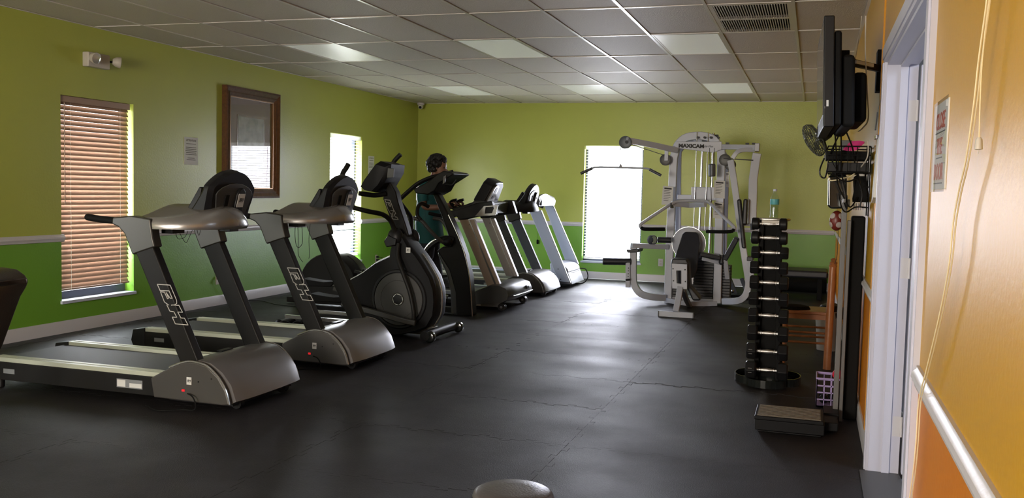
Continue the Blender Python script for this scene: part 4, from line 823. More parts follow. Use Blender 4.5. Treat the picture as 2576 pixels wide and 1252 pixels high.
for z, x in zip(hts, hx):
    y = 6.85 + .30 * (z - .124) / 1.025
    for sx in (-.07, .07):
        MB().prismx([(y + .045, z - .035), (y - .010, z - .030), (y - .022, z - .012), (y - .014, z - .012), (y - .004, z - .020), (y + .045, z - .022)], x + sx - .006, x + sx + .006).build('cradle', 'softblack', t)
for cx, cy, rx, ry in ((5.965, 6.83, .135, .10), (5.83, 7.02, .095, .17), (6.10, 7.02, .095, .17)):
    P = [(cx + rx * math.cos(2 * PI * k / 24), cy + ry * math.sin(2 * PI * k / 24)) for k in range(25)]
    mb = MB()
    for a, b in zip(P, P[1:]):
        mb.bar([(a[0], a[1], .035), (b[0], b[1], .035)], .008, .055, up=(0, 0, 1))
    mb.build('base_ring', 'gloss', t)
MB().box((5.80, 6.98, .004), (6.13, 7.36, .02)).build('base_plate', 'softblack', t, bevel=.004)
MB().loft([[(5.942 + .135 * math.cos(2 * PI * k / 28) * q, 7.20 + .10 * math.sin(2 * PI * k / 28) * q, z) for k in range(28)] for z, q in ((1.172, .92), (1.178, 1), (1.186, 1), (1.190, .97))]).build('top_tray', 'handle', t)
MB().box((5.875, 7.10, 1.155), (6.0, 7.28, 1.175)).build('tray_block', 'ivory', t, bevel=.003)
lbs = ['twenty-first']
words = ['lowest', 'second from the bottom', 'third from the bottom', 'fourth from the bottom', 'fifth from the bottom', 'fifth from the top', 'fourth from the top', 'third from the top', 'second from the top', 'topmost']
proto = {}
for k, (z, x) in enumerate(zip(hts, hx)):
    y = 6.85 + .30 * (z - .124) / 1.025 - .035
    rnd = k >= 8; sc_ = 1 - .055 * k
    hr = .066 * (1 - .036 * k); hl = .076 * (1 - .028 * k); hw = .13 - .0012 * k
    d = thing('dumbbell', ('round-headed' if rnd else 'hexagonal') + ' black dumbbell with chrome handle, %s on the rack' % words[k], 'dumbbell', (x, y, z), 'black dumbbells on the vertical rack')
    for s_ in (-1, 1):
        n = 20 if rnd else 6; r = []
        for dd, q in ((0, .80), (.010, 1), (hl - .010, 1), (hl, .84)):
            X = x + s_ * (.070 + dd)
            r.append([(X, y + hr * q * math.sin(2 * PI * (i + .5) / n), z + hr * q * math.cos(2 * PI * (i + .5) / n)) for i in range(n)])
        hd = MB().loft(r).build('head', 'black', d, bevel=.004)
        if not rnd and k < 2 and s_ < 0: MB().box((x - .125, y - .0015 - hr * .87, z - .018 + .0), (x - .10, y - hr * .87 + .0, z + .018)).build('weight_mark', 'darkgrey', hd)
    r = [(.013, -.070), (.013, -.055), (.017, -.052), (.017, -.046), (.0125, -.044), (.016, -.02), (.0175, 0), (.016, .02), (.0125, .044), (.017, .046), (.017, .052), (.013, .055), (.013, .070)]
    MB().lathe(r, (x, y, z), (1, 0, 0), 16).build('handle', 'handle', d)
# bottle on the tray
t = thing('water_bottle', 'clear plastic water bottle with teal label on top of the dumbbell rack', 'bottle', (5.958, 7.19, 1.190))
pr = [(.025, 0), (.031, .006), (.032, .02), (.029, .03), (.032, .04), (.029, .05), (.032, .06), (.029, .07), (.032, .085), (.032, .125), (.031, .14), (.024, .165), (.013, .182), (.0125, .20)]
MB().lathe(pr, (5.958, 7.19, 1.191), (0, 0, 1), 24).build('bottle_body', 'bottle', t)
MB().lathe([(r * .94, h) for r, h in pr[1:10]], (5.958, 7.19, 1.192), (0, 0, 1), 24).build('water_fill', 'water', t)
MB().lathe([(.0325, .10), (.0330, .101), (.0330, .139), (.0315, .14)], (5.958, 7.19, 1.191), (0, 0, 1), 24).build('wrap_label', 'bottlelabel', t)
MB().lathe([(.0145, .198), (.0145, .213), (.012, .215)], (5.958, 7.19, 1.191), (0, 0, 1), 16).build('cap', 'white', t)

# ------------------------------------------------------------------ right side: scale, mat, crate, chair, shelf, tv
t = thing('physician_scale', 'upright weighing scale with black platform and slim grey column', 'scale', (6.15, 5.62, 0))
MB().box((5.965, 5.50, .012), (6.345, 5.80, .075)).box((5.98, 5.51, 0), (6.33, 5.79, .012)).build('platform', 'housing', t, bevel=.006)
MB().box((5.96, 5.485, .075), (6.34, 5.80, .098)).build('platform_top', 'housing', t, bevel=.006)
tr = MB().box((5.975, 5.50, .098), (6.325, 5.785, .101)).build('tread', 'tread', t)
for k in range(9): MB().box((5.98, 5.51 + k * .031, .101), (6.32, 5.524 + k * .031, .1035)).build('tread_rib', 'tread', tr)
MB().box((6.34, 5.60, .02), (6.42, 5.95, .07)).box((6.34, 5.80, .02), (6.43, 6.02, .08)).build('link_arm', 'housing', t, bevel=.006)
MB().box((6.395, 5.93, .0), (6.425, 5.99, 1.31)).build('column', 'steelgrey', t, bevel=.004)
MB().box((6.43, 5.955, .0), (6.452, 5.985, 1.22)).build('side_post', 'steelgrey', t, bevel=.004)
MB().box((6.378, 5.92, 1.30), (6.438, 6.0, 1.345)).box((6.39, 5.93, 1.345), (6.425, 5.99, 1.37)).build('column_head', 'steelgrey', t, bevel=.004)
MB().bar([(6.40, 5.9, 1.335), (6.40, 5.7, 1.338)], .012, .02).build('beam', 'steelgrey', t)
MB().box((6.455, 6.02, .03), (6.535, 6.16, 1.275)).build('folding_mat', 'softblack', None, bevel=.012, label='tall narrow black padded mat standing on end against the orange wall', cat='mat', loc=(6.49, 6.09, .03))
bpy.data.objects['folding_mat'].location.z = 0
# crate
t = thing('crate', 'lilac plastic mesh crate on the floor behind the scale', 'crate', (6.36, 6.42, 0))
cx0, cx1, cy0, cy1, cz = 6.30, 6.44, 6.33, 6.55, .185
mb = MB().box((cx0, cy0, 0), (cx1, cy1, .008)); mb.build('crate_base', 'lilac', t)
mb = MB()
for z in (.0, .045, .09, .135, .175):
    mb.box((cx0, cy0, z), (cx1, cy0 + .006, z + .008)).box((cx0, cy1 - .006, z), (cx1, cy1, z + .008)).box((cx0, cy0, z), (cx0 + .006, cy1, z + .008)).box((cx1 - .006, cy0, z), (cx1, cy1, z + .008))
for k in range(4):
    x = cx0 + k * (cx1 - cx0 - .006) / 3; mb.box((x, cy0, 0), (x + .006, cy0 + .006, .18)).box((x, cy1 - .006, 0), (x + .006, cy1, .18))
for k in range(5):
    y = cy0 + k * (cy1 - cy0 - .006) / 4; mb.box((cx0, y, 0), (cx0 + .006, y + .006, .18)).box((cx1 - .006, y, 0), (cx1, y + .006, .18))
mb.build('crate_lattice', 'lilac', t)
MB().tube([(cx0, cy0, .185), (cx1, cy0, .185), (cx1, cy1, .185), (cx0, cy1, .185), (cx0, cy0, .185)], .006, 6).build('crate_rim', 'lilac', t)
for k in range(3): MB().ball((6.35 + .04 * (k % 2), 6.40 + .05 * k, .04), (.032, .03, .03)).build('hand_weight', 'black', None, label=['small black weight nearest the front in the lilac crate', 'small black weight in the middle of the lilac crate', 'small black weight at the rear of the lilac crate'][k], cat='weight', group='weights in the crate')
MB().ball((6.425, 6.36, .215), .032, 16, 12).build('ball', 'redball', None, label='small red ball perched on the rim of the lilac crate', cat='ball')
# pine chair
t = thing('chair', 'orange pine side chair with turned posts behind the dumbbell rack', 'chair', (6.25, 7.95, 0))
MB().box((6.03, 7.74, .425), (6.385, 8.12, .45)).build('seat', 'pine', t, bevel=.006)
for y in (7.76, 8.08): MB().box((6.05, y, .385), (6.38, y + .02, .425)).build('apron', 'pine', t)
for x, y, h in ((6.385, 7.75, .83), (6.395, 8.10, .83)):
    MB().tube([(x, y, 0), (x + .004, y, .42), (x + .010, y, h - .02)], .031, 14, taper=.028).lathe([(.028, -.02), (.033, -.01), (.018, .004), (.026, .016), (.010, .028)], (x + .012, y, h), (0, 0, 1), 12).build('back_post', 'pine', t)
for x, y in ((6.05, 7.77), (6.05, 8.09)): MB().tube([(x, y, 0), (x, y, .425)], .018, 10).build('leg', 'pine', t)
for z0, z1 in ((.58, .63), (.72, .79)): MB().loft([[(6.400 + b, 7.75 + .35 * u, z) for b, z in ((-.006, z0), (.006, z0), (.006, z1), (-.006, z1))] for u in (0, .5, 1)]).build('back_slat', 'pine', t)
for y in (7.76, 8.10): MB().tube([(6.05, y, .20), (6.39, y, .20)], .009, 8).tube([(6.05, y, .28), (6.39, y, .28)], .009, 8).build('stretcher', 'pine', t)
MB().loft([[(6.04 + .16 * q * math.cos(a) * (1 + .15 * math.sin(3 * a)) + .04, 7.86 + .09 * q * math.sin(a), z) for a in [2 * PI * k / 14 for k in range(14)]] for z, q in ((.451, 1), (.475, .9), (.488, .55), (.492, .2))]).build('folded_cloth', 'softblack', None, label='crumpled black cloth on the seat of the pine chair', cat='cloth')
MB().loft([[(6.40 + r * math.cos(2 * PI * k / 20), 8.75 + r * math.sin(2 * PI * k / 20), z) for k in range(20)] for z, r in ((0, .09), (.34, .115), (.345, .12), (.352, .12), (.352, .108), (.02, .085))]).build('waste_bin', 'wbin', None, label='pale round waste bin behind the pine chair', cat='bin')
MB().loft([[(6.42 + r * math.cos(2 * PI * k / 16) * 1.0, 8.75 + r * math.sin(2 * PI * k / 16), z) for k in range(16)] for z, r in ((.28, .10), (.36, .11), (.40, .09), (.42, .03))]).build('bin_bag', 'black', None, label='black bin bag bulging out of the pale waste bin', cat='bag')
# low black bench and mats against the back wall right
t = thing('low_bench', 'low black padded bench at the foot of the back wall, right corner', 'bench', (6.0, 13.4, 0))
MB().loft([[(5.62, y, .28), (6.45, y, .28), (6.45, y, .38), (5.62, y, .38)] for y in (12.9, 13.5)]).build('bench_pad', 'padblack', t, bevel=.03, seg=3)
for x in (5.75, 6.35): MB().box((x - .03, 12.95, 0), (x + .03, 13.45, .28)).build('bench_leg', 'softblack', t, bevel=.005)
MB().tube([(5.6, 13.9, .10), (6.45, 13.9, .10)], .10, 20).build('rolled_mat', 'softblack', None, label='rolled black exercise mat lying along the back wall', cat='mat')
t = thing('floor_weights', 'black chrome-tipped weight bar rest on the floor behind the white machine', 'weight rest', (5.35, 12.7, 0))
MB().box((5.12, 12.5, .0), (5.55, 13.0, .05)).build('rest_base', 'softblack', t, bevel=.005)
for x in (5.24, 5.40): MB().bar([(x - .04, 12.75, .25), (x + .06, 12.7, .03)], .05, .06).build('rest_arm', 'greyblue', t, bevel=.005); MB().ball((x + .02, 12.62, .085), .022).build('chrome_tip', 'chrome', t)

# television on a swing bracket
t = thing('television', 'black flat television seen edge-on, held out from the orange wall', 'television', (6.33, 5.3, 1.70))
tv = t
A0, A1 = Vector((6.262, 4.88, 0)), Vector((6.236, 5.88, 0)); dd = (A1 - A0).normalized(); nx = Vector((dd.y, -dd.x, 0)); lean = .035
def tvb(u0, u1, d0, d1, z0, z1, name, m, bev=.004, par=None):
    P = []
    for z in (z0, z1):
        ln = (z - 1.71) * -lean
        P.append([A0 + dd * u + nx * (d + ln) + Vector((0, 0, z)) for u, d in ((u0, d0), (u1, d0), (u1, d1), (u0, d1))])
    return MB().loft(P).build(name, m, par or t, bevel=bev)
tvb(0, 1.0, 0, .05, 1.70, 2.24, 'bezel', 'black', .006)
tvb(.03, .97, -.003, .001, 1.76, 2.21, 'screen', 'screen', 0)
tvb(.02, .96, .05, .085, 1.71, 2.17, 'rear_shell', 'softblack', .012)
tvb(.06, .90, .085, .150, 1.705, 2.06, 'rear_bulge', 'softblack', .02)
tvb(.20, .80, .15, .215, 1.74, 1.99, 'rear_housing', 'softblack', .02)
tvb(.0, .02, .006, .008, 1.79, 1.80, 'badge', 'label', 0)
tvb(-.002, .0, .014, .024, 1.80, 1.83, 'side_badge', 'label', 0)
t2 = thing('swing_bracket', 'black swing arm bracket carrying the television off the wall', 'bracket', (6.54, 5.45, 2.0))
MB().box((6.525, 5.42, 1.93), (XW, 5.54, 2.15)).build('wall_plate', 'softblack', t2, bevel=.003)
ar = MB().bar([(6.535, 5.40, 2.045), (6.37, 5.18, 2.055)], .03, .035, up=(0, 0, 1)).build('swing_arm', 'black', t2, bevel=.003)
MB().bar([(6.49, 5.318, 2.05), (6.40, 5.198, 2.055)], .033, .018, up=(0, 0, 1)).build('arm_label', 'label', ar)
MB().box((6.30, 5.08, 1.80), (6.375, 5.30, 2.10)).build('mount_plate', 'softblack', t2, bevel=.004)
for z in (2.08, 2.03): MB().cyl((6.30, 5.075, z), (6.30, 5.085, z), .012, 12).build('washer', 'edge', t2)
# wire shelf rack on the wall below the tv with the things on it
t = thing('wire_shelf', 'black wire wall rack below the television', 'shelf', (6.46, 5.95, 1.3))
mb = MB()
for z in (1.50, 1.60, 1.65):
    mb.tube([(6.30, 5.75, z), (6.53, 5.75, z), (6.53, 6.15, z), (6.30, 6.15, z), (6.30, 5.75, z)], .004, 6)
for y in (5.75, 5.83, 5.91, 5.99, 6.07, 6.15): mb.tube([(6.33, y, 1.65), (6.33, y, 1.55), (6.36, y, 1.50), (6.53, y, 1.50)], .003, 6)
for x in (6.36, 6.41, 6.46, 6.51): mb.tube([(x, 5.75, 1.65), (x, 5.75, 1.50), (x, 6.15, 1.50)], .003, 6)
mb.tube([(6.535, 5.80, 1.65), (6.535, 5.80, 1.25)], .004, 6).tube([(6.535, 6.0, 1.65), (6.535, 6.0, 1.25)], .004, 6)
for z in (1.30, 1.36, 1.42): mb.tube([(6.50, 5.80, z), (6.535, 5.80, z), (6.535, 6.0, z)], .003, 6)
mb.build('wire_frame', 'softblack', t)
t3 = thing('cable_box', 'flat black cable box lying on the wire rack', 'cable box', (6.42, 5.95, 1.56))
MB().box((6.29, 5.80, 1.575), (6.53, 6.10, 1.625)).build('box_body', 'softblack', t3, bevel=.004)
MB().box((6.30, 5.80, 1.505), (6.53, 6.12, 1.560)).build('recorder', 'black', None, bevel=.004, label='black recorder under the cable box on the wire rack', cat='recorder')
MB().box((6.37, 5.84, 1.630), (6.43, 5.94, 1.69)).build('router', 'steelgrey', None, bevel=.003, label='small grey router standing on the cable box', cat='router')
MB().loft([[(6.44 + .055 * math.cos(a) * q + .01 * math.sin(3 * a), 5.80 + .02 * math.sin(a) * q, 1.655 + .028 * math.sin(a) * q + .25 * .055 * math.cos(a) * q) for a in [2 * PI * k / 12 for k in range(12)]] for q in (.3, 1, .9, .2)]).build('pink_cloth', 'pink', None, label='hot pink cloth scrap tucked on the wire rack', cat='cloth')
# fan
t = thing('clip_fan', 'small round grey fan tilted upward at the end of the wire rack', 'fan', (6.30, 6.0, 1.60))
clipfan = t
fc = Vector((6.222, 6.0, 1.70)); fa = Vector((-.80, -.12, -.48)).normalized(); 
def ringp(R, off, n=20):
    u = fa.orthogonal().normalized(); w = fa.cross(u); return [fc + fa * off + (u * math.cos(2 * PI * k / n) + w * math.sin(2 * PI * k / n)) * R for k in range(n + 1)]
mb = MB()
for R_, o in ((.102, 0), (.106, .012), (.10, .022), (.092, .03), (.075, .038), (.055, .044), (.03, .049), (.09, -.025), (.06, -.035)): mb.tube(ringp(R_, o), .0024, 5)
for k in range(36):
    a = 2 * PI * k / 36; u = fa.orthogonal().normalized(); w = fa.cross(u); q = u * math.cos(a) + w * math.sin(a)
    mb.tube([fc + fa * .048 + q * .01, fc + fa * .043 + q * .060, fc + fa * .022 + q * .102, fc + q * .105, fc - fa * .025 + q * .09, fc - fa * .036 + q * .035], .0016, 4)
mb.build('cage', 'cage', t)
bl = MB()
for k in range(4):
    a = 2 * PI * k / 4; u = fa.orthogonal().normalized(); w = fa.cross(u)
    q0 = u * math.cos(a) + w * math.sin(a); q1 = u * math.cos(a + .7) + w * math.sin(a + .7)
    bl.loft([[fc + q0 * .02 + fa * .012, fc + q0 * .075 + fa * .014, fc + (q0 + q1) * .042, fc + q1 * .074 - fa * .006, fc + q1 * .02 - fa * .004], [fc + q0 * .02 + fa * .014, fc + q0 * .075 + fa * .016, fc + (q0 + q1) * .042 + fa * .002, fc + q1 * .074 - fa * .004, fc + q1 * .02 - fa * .002]])
bl.build('blades', 'cage', t)
MB().lathe([(.012, -.06), (.035, -.05), (.04, -.01), (.035, .02), (.02, .025)], fc - fa * .045, fa, 16).build('motor', 'cage', t)
MB().tube([fc - fa * .05, (6.285, 6.0, 1.66), (6.30, 6.0, 1.60)], .010, 8, sm=3).box((6.28, 5.975, 1.585), (6.325, 6.025, 1.61)).build('clamp', 'cage', t)
# glossy black bag below, glove, cables, dark bag at wall
t = thing('black_case', 'glossy black case hanging below the wire rack', 'case', (6.35, 6.12, 1.28))
MB().loft([[(x, y, z) for x, z in [(6.31, 1.486), (6.418, 1.493), (6.427, 1.289), (6.335, 1.284), (6.315, 1.301)]] for y in (6.06, 6.2)]).build('case_body', 'gloss', t, bevel=.012, seg=3)
MB().loft([[(x, y, z) for x, z in [(6.319, 1.489), (6.354, 1.531), (6.375, 1.531), (6.418, 1.493)]] for y in (6.08, 6.18)]).build('case_flap', 'black', t, bevel=.006)
t = thing('grip_ball', 'red and white patterned ball hanging beneath the black case', 'ball', (6.37, 6.12, 1.17))
gball = t
gc = Vector((6.372, 6.12, 1.212)); MB().ball(gc, (.042, .042, .062), 20, 14).build('ball_body', mat('dark red vinyl', (.14, .018, .012), .4), t)
for k in range(8):
    a = 2 * PI * k / 4 + (PI / 4 if k > 3 else .4); e = .5 if k > 3 else -.42
    dv = Vector((math.cos(a) * math.cos(e), math.sin(a) * math.cos(e), math.sin(e))); c0 = gc + Vector((dv.x * .042, dv.y * .042, dv.z * .062))
    MB().lathe([(.019, -.004), (.018, .0), (.008, .0018), (0, .002)], c0, Vector((dv.x / .042, dv.y / .042, dv.z / .062)), 14).build('white_patch', 'maskwhite', t)
t = thing('dark_bag', 'black fabric pouch hanging on the wall above the tall mat', 'bag', (6.50, 6.02, 1.33))
MB().loft([[(6.50 + a * q, 6.02 + b * q * 1.3, z) for a, b in ((-.04, -.04), (.035, -.04), (.045, 0), (.035, .04), (-.04, .04), (-.045, 0))] for z, q in ((1.33, 1), (1.35, 1.05), (1.44, .78), (1.49, .6), (1.50, .45))]).build('pouch', 'softblack', t, ang=50)
MB().tube([(6.47, 6.0, 1.36), (6.46, 6.0, 1.46), (6.475, 6.0, 1.485), (6.50, 6.0, 1.49)], .008, 7, sm=3).build('strap', 'softblack', t)
MB().box((6.48, 5.97, 1.485), (6.515, 5.99, 1.51)).build('buckle', 'label', t, bevel=.002)
mb = MB()
for k in range(5): mb.box((6.462 + k * .013, 6.03, 1.282), (6.468 + k * .013, 6.05, 1.322))
mb.build('fringe', 'maskwhite', t)
cab = [[(6.33, 5.5, 1.70), (6.345, 5.7, 1.60), (6.36, 5.85, 1.45), (6.40, 5.9, 1.36), (6.44, 5.9, 1.30), (6.48, 5.95, 1.36)],
       [(6.36, 5.5, 1.72), (6.37, 5.7, 1.63), (6.38, 5.8, 1.50), (6.41, 5.82, 1.38), (6.42, 5.85, 1.29), (6.40, 5.9, 1.34)],
       [(6.39, 5.5, 1.71), (6.43, 5.7, 1.64), (6.45, 5.8, 1.56), (6.48, 5.85, 1.47), (6.49, 5.85, 1.40)],
       [(6.33, 5.75, 1.50), (6.37, 5.78, 1.46), (6.42, 5.80, 1.45), (6.47, 5.82, 1.46), (6.50, 5.84, 1.38), (6.49, 5.85, 1.30)],
       [(6.28, 5.8, 1.58), (6.26, 5.85, 1.52), (6.265, 5.85, 1.48), (6.29, 5.85, 1.47), (6.30, 5.8, 1.52), (6.31, 5.8, 1.60), (6.35, 5.65, 1.70)],
       [(6.37, 5.82, 1.38), (6.39, 5.85, 1.30), (6.42, 5.9, 1.27), (6.47, 5.95, 1.30), (6.53, 5.95, 1.30)]]
labs = ['long black cable drooping from the television past the rack', 'black cable looping down to the hanging black case', 'thick black cable bunched on the wall under the rack', 'black cable running along the underside of the wire rack', 'black cable loop hanging beneath the small fan', 'thin black cable above the scale column']
for P, l in zip(cab, labs): MB().tube(P, .0045, 6, sm=6).build('cable', 'black', tv)
MB().tube([(6.306, 6, 1.585), (6.302, 6, 1.537), (6.301, 6, 1.501), (6.319, 6, 1.46), (6.348, 5.98, 1.458), (6.396, 5.95, 1.47), (6.434, 5.9, 1.482), (6.456, 5.9, 1.499)], .0042, 6, sm=6).build('power_cord', 'cord', clipfan)
MB().tube([(6.448, 5.2, 2.289), (6.454, 5.2, 2.107), (6.476, 5.25, 1.888), (6.492, 5.4, 1.777), (6.471, 5.5, 1.737), (6.455, 5.6, 1.726)], .0035, 6, sm=6).build('power_cord', 'ivory', tv)
MB().tube([(6.505, 5.6, 1.678), (6.51, 5.6, 1.616), (6.503, 5.6, 1.572), (6.481, 5.7, 1.531)], .0035, 6, sm=6).build('power_cord', 'ivory', tv)
MB().tube([(6.432, 5.3, 2.307), (6.425, 5.3, 2.204), (6.415, 5.3, 2.122), (6.402, 5.2, 2.006)], .0022, 6, sm=6).build('power_cord', 'ivory', tv)
MB().tube([(6.383, 6.14, 1.199), (6.384, 6.14, 1.17), (6.385, 6.14, 1.101), (6.385, 6.14, 1.002), (6.373, 6.14, 0.942)], .0018, 5, sm=4).build('string', 'black', gball)
# clipboard sheets and papers on the wall before the doorway
t = thing('clipboard', 'sheaf of white papers on a clipboard beside the white door frame', 'clipboard', (6.54, 5.12, 1.40))
MB().loft([[(XW - .004 - d, 5.06, 1.36), (XW - .004 - d, 5.20, 1.33), (XW - .004 - d * .6, 5.20, 1.66), (XW - .004 - d * .6, 5.06, 1.66)] for d in (0, .03)]).build('sheets', 'paper', t, ang=20)
MB().box((XW - .035, 5.08, 1.655), (XW, 5.18, 1.675)).build('clip', 'chrome', t, bevel=.003)
MB().tube([(XW - .03, 5.10, 1.79), (XW - .035, 5.12, 1.70)], .004, 6).tube([(XW - .01, 5.08, 1.90), (XW - .03, 5.10, 1.79)], .0015, 5).build('hanging_pen', 'greyblue', t)
def side_notice(name, label, y0, y1, z0, z1, rows, col='ink', size=.01, x=None, framed=False, wordlist=None):
    o = MB().box((XW - .003, y0, z0), (XW, y1, z1)).build(name, 'paper', None, label=label, cat='notice')
    n = len(rows)
    for k, r in enumerate(rows):
        text(r, size, (XW - .0035, (y0 + y1) / 2, z1 - (z1 - z0) * (k + .75) / (n + .4)), (0, -1, 0), (0, 0, 1), o, col, bold=size * .01, extrude=.0006)
    return o
o = side_notice('door_sign', 'laminated sign with red underlined words on the gold wall before the doorway', 2.60, 2.88, 1.385, 1.615, ['CLOSE', 'THE', 'DOOR'], 'redink', .062)
for k, hwid in enumerate((.10, .06, .085)): MB().box((XW - .004, 2.74 - hwid, 1.615 - .23 * (k + .75) / 3.4 - .030), (XW - .003, 2.74 + hwid, 1.615 - .23 * (k + .75) / 3.4 - .027)).build('underline', 'ink', o)
MB().box((XW - .0052, 2.592, 1.378), (XW - .0045, 2.888, 1.622)).build('laminate', 'picglass', o)
side_notice('wall_notice', 'pale notice fixed to the wall behind the wire rack', 5.50, 5.66, 1.42, 1.60, ['ABCDE', 'NOTICE'][1:], 'redink', .03)
# hanging cords on the near gold wall
t = thing('draped_cord', 'long cream double cord draped down the near gold wall', 'cord', (6.51, 2.3, .5))
for off in (0, .006):
    MB().tube([(p[0] + off, p[1] + off, p[2]) for p in [(6.521, 1.913, 1.75), (6.521, 1.925, 1.71), (6.521, 1.975, 1.623), (6.521, 2.004, 1.544), (6.521, 2.066, 1.439), (6.521, 2.141, 1.376), (6.521, 2.197, 1.309), (6.521, 2.225, 1.222), (6.521, 2.306, 1.126), (6.521, 2.413, 1.029), (6.521, 2.547, 0.919), (6.521, 2.662, 0.824), (6.521, 2.673, 0.725), (6.521, 2.7, 0.632), (6.521, 2.759, 0.534)]], .0019, 6, sm=4).build('cord_strand', 'cord', t)
t = thing('pull_cord', 'short pull cord ending in a small ivory tassel on the near wall', 'cord', (6.50, 1.5, 1.40))
MB().tube([(6.5, 1.74, 1.715), (6.5, 1.778, 1.643), (6.5, 1.792, 1.564), (6.5, 1.779, 1.465)], .0012, 5, sm=3).build('cord_strand', 'cord', t)
p = [(6.5, 1.779, 1.465)][0]; MB().lathe([(.003, 0), (.0055, -.004), (.0065, -.020), (.003, -.021)], p, (0, 0, 1), 12).lathe([(.001, -.02), (.001, -.027)], p, (0, 0, 1), 6).build('tassel', 'ivory', t)

# ------------------------------------------------------------------ left wall fittings
def fit_left(name, label, cat, z0, z1, y0, y1, d, m, **k): return MB().box((0, y0, z0), (d, y1, z1)).build(name, m, None, label=label, cat=cat, **k)
t = thing('emergency_light', 'ivory twin-head emergency light high above the near window', 'emergency light', (.04, 7.0, 2.37))
e = [(0.05, 6.816, 2.462), (0.05, 7.214, 2.362), (0.05, 6.815, 2.322), (0.05, 7.085, 2.339)]
MB().box((0, 6.83, 2.355), (.07, 7.10, 2.485)).build('case', 'ivory', t, bevel=.01, seg=3)
for yy, dr in ((6.87, (1, -.1, -.2)), (7.165, (.75, .75, -.1))):
    MB().lathe([(.025, -.05), (.045, -.02), (.052, .015), (.050, .02)], (.105, yy, 2.43), dr, 20).build('lamp_head', 'ivory', t)
    MB().lathe([(.047, .0), (.047, .02), (.03, .026), (0, .028)], (.105, yy, 2.43), dr, 20).build('lens', 'lens', t)
MB().cyl((.04, 7.10, 2.43), (.08, 7.15, 2.43), .010, 8).build('neck', 'black', t)
# framed picture
t = thing('framed_picture', 'large dark wood framed print with glass, hung between the left windows', 'picture', (.03, 9.42, 1.18))
y0, y1, z0, z1 = 8.90, 9.99, 1.185, 2.425
w = .105
for (a, b, c_, d) in ((y0, y1, z1 - w, z1), (y0, y1, z0, z0 + w), (y0, y0 + w, z0, z1), (y1 - w, y1, z0, z1)):
    hor = (b - a) > (d - c_)
    mb = MB()
    if hor:
        s_ = 1 if c_ > 1.8 else -1; o_, i_ = (d, c_) if s_ > 0 else (c_, d)
        mb.loft([[(0, yo, o_), (.06, yo, o_), (.065, yo + q * .02, o_ - s_ * .02), (.045, yo + q * .055, o_ - s_ * .055), (.05, yo + q * .07, o_ - s_ * .07), (.03, yo + q * w, i_), (0, yo + q * w, i_)] for yo, q in ((y0, 1), (y1, -1))])
    else:
        s_ = 1 if a > 9.4 else -1; o_, i_ = (b, a) if s_ > 0 else (a, b)
        mb.loft([[(0, o_, zo), (.06, o_, zo), (.065, o_ - s_ * .02, zo + q * .02), (.045, o_ - s_ * .055, zo + q * .055), (.05, o_ - s_ * .07, zo + q * .07), (.03, i_, zo + q * w), (0, i_, zo + q * w)] for zo, q in ((z0, 1), (z1, -1))])
    mb.build('frame_member', 'wood', t)
for (a, b, c_, d) in ((y0 + w, y1 - w, z1 - w - .012, z1 - w), (y0 + w, y1 - w, z0 + w, z0 + w + .012), (y0 + w, y0 + w + .012, z0 + w, z1 - w), (y1 - w - .012, y1 - w, z0 + w, z1 - w)):
    MB().box((.01, a, c_), (.034, b, d)).build('inner_lip', 'gilt', t, bevel=.002)
MB().box((.004, y0 + .1, z0 + .1), (.010, y1 - .1, z1 - .1)).build('mat_board', 'matboard', t)
MB().box((.010, y0 + .27, z0 + .27), (.013, y1 - .27, z1 - .30)).build('print_border', 'wood', t)
MB().box((.013, y0 + .29, z0 + .29), (.015, y1 - .29, z1 - .32)).build('print', 'art', t)
MB().box((.018, y0 + w, z0 + w), (.020, y1 - w, z1 - w)).build('glass', 'picglass', t)
def left_notice(label, px, lines):
    (y0, z0), (y1, z1) = px
    o = MB().box((0, y0, z0), (.003, y1, z1)).build('wall_notice', 'paper', None, label=label, cat='notice')
    text('ATTENTION', (y1 - y0) * .13, (.0035, (y0 + y1) / 2, z1 - (z1 - z0) * .12), (0, 1, 0), (0, 0, 1), o, 'ink', name='heading', extrude=.0005)
    mb = MB(); random.seed(5)
    for k in range(lines):
        if k in (1, 7): continue
        z = z1 - (z1 - z0) * (.25 + .65 * k / lines); h = (y1 - y0) * random.uniform(.25, .42); c_ = (y0 + y1) / 2
        mb.box((.003, c_ - h, z), (.0036, c_ + h, z + .005))
    mb.build('print_lines', 'ink', o)
    MB().box((.0045, y0 - .005, z0 - .005), (.0052, y1 + .005, z1 + .005)).build('sleeve', 'picglass', o); return o
left_notice('white notice in a clear sleeve between near window and framed picture', [(8.249, 1.534), (8.472, 1.818)], 10)
left_notice('small white notice right of the far left window', [(12.468, 1.526), (12.655, 1.794)], 10)
def outlet_left(label, y, z, plug=True):
    t = thing('wall_outlet', label, 'outlet', (.0, y, z - .057))
    MB().box((0, y - .035, z - .057), (.006, y + .035, z + .057)).build('cover_plate', 'ivory', t, bevel=.002)
    for dz in (-.02, .02): MB().box((.006, y - .016, z + dz - .013), (.008, y + .016, z + dz + .013)).build('socket', 'ivory', t, bevel=.002)
    return t
p = [(0, 8.83, 0.288)][0]; outlet_left('ivory outlet low on the green wall behind the nearest treadmill', p[1], p[2])
t = thing('power_plug', 'black plug and cable with white tag in the ivory outlet', 'plug', (.02, p[1], p[2]))
MB().box((.008, p[1] - .013, p[2] + .005), (.045, p[1] + .013, p[2] + .033)).build('plug_body', 'black', t, bevel=.004)
MB().tube([(.045, p[1], p[2] + .018), (.08, p[1] + .03, p[2]), (.09, p[1] + .08, p[2] - .05), (.08, p[1] + .2, p[2] - .2), (.10, p[1] + .35, .03), (.25, p[1] + .5, .006), (.6, p[1] + .3, .006), (1.1, p[1] + .25, .006)], .004, 6, sm=6).build('cable', 'black', t)
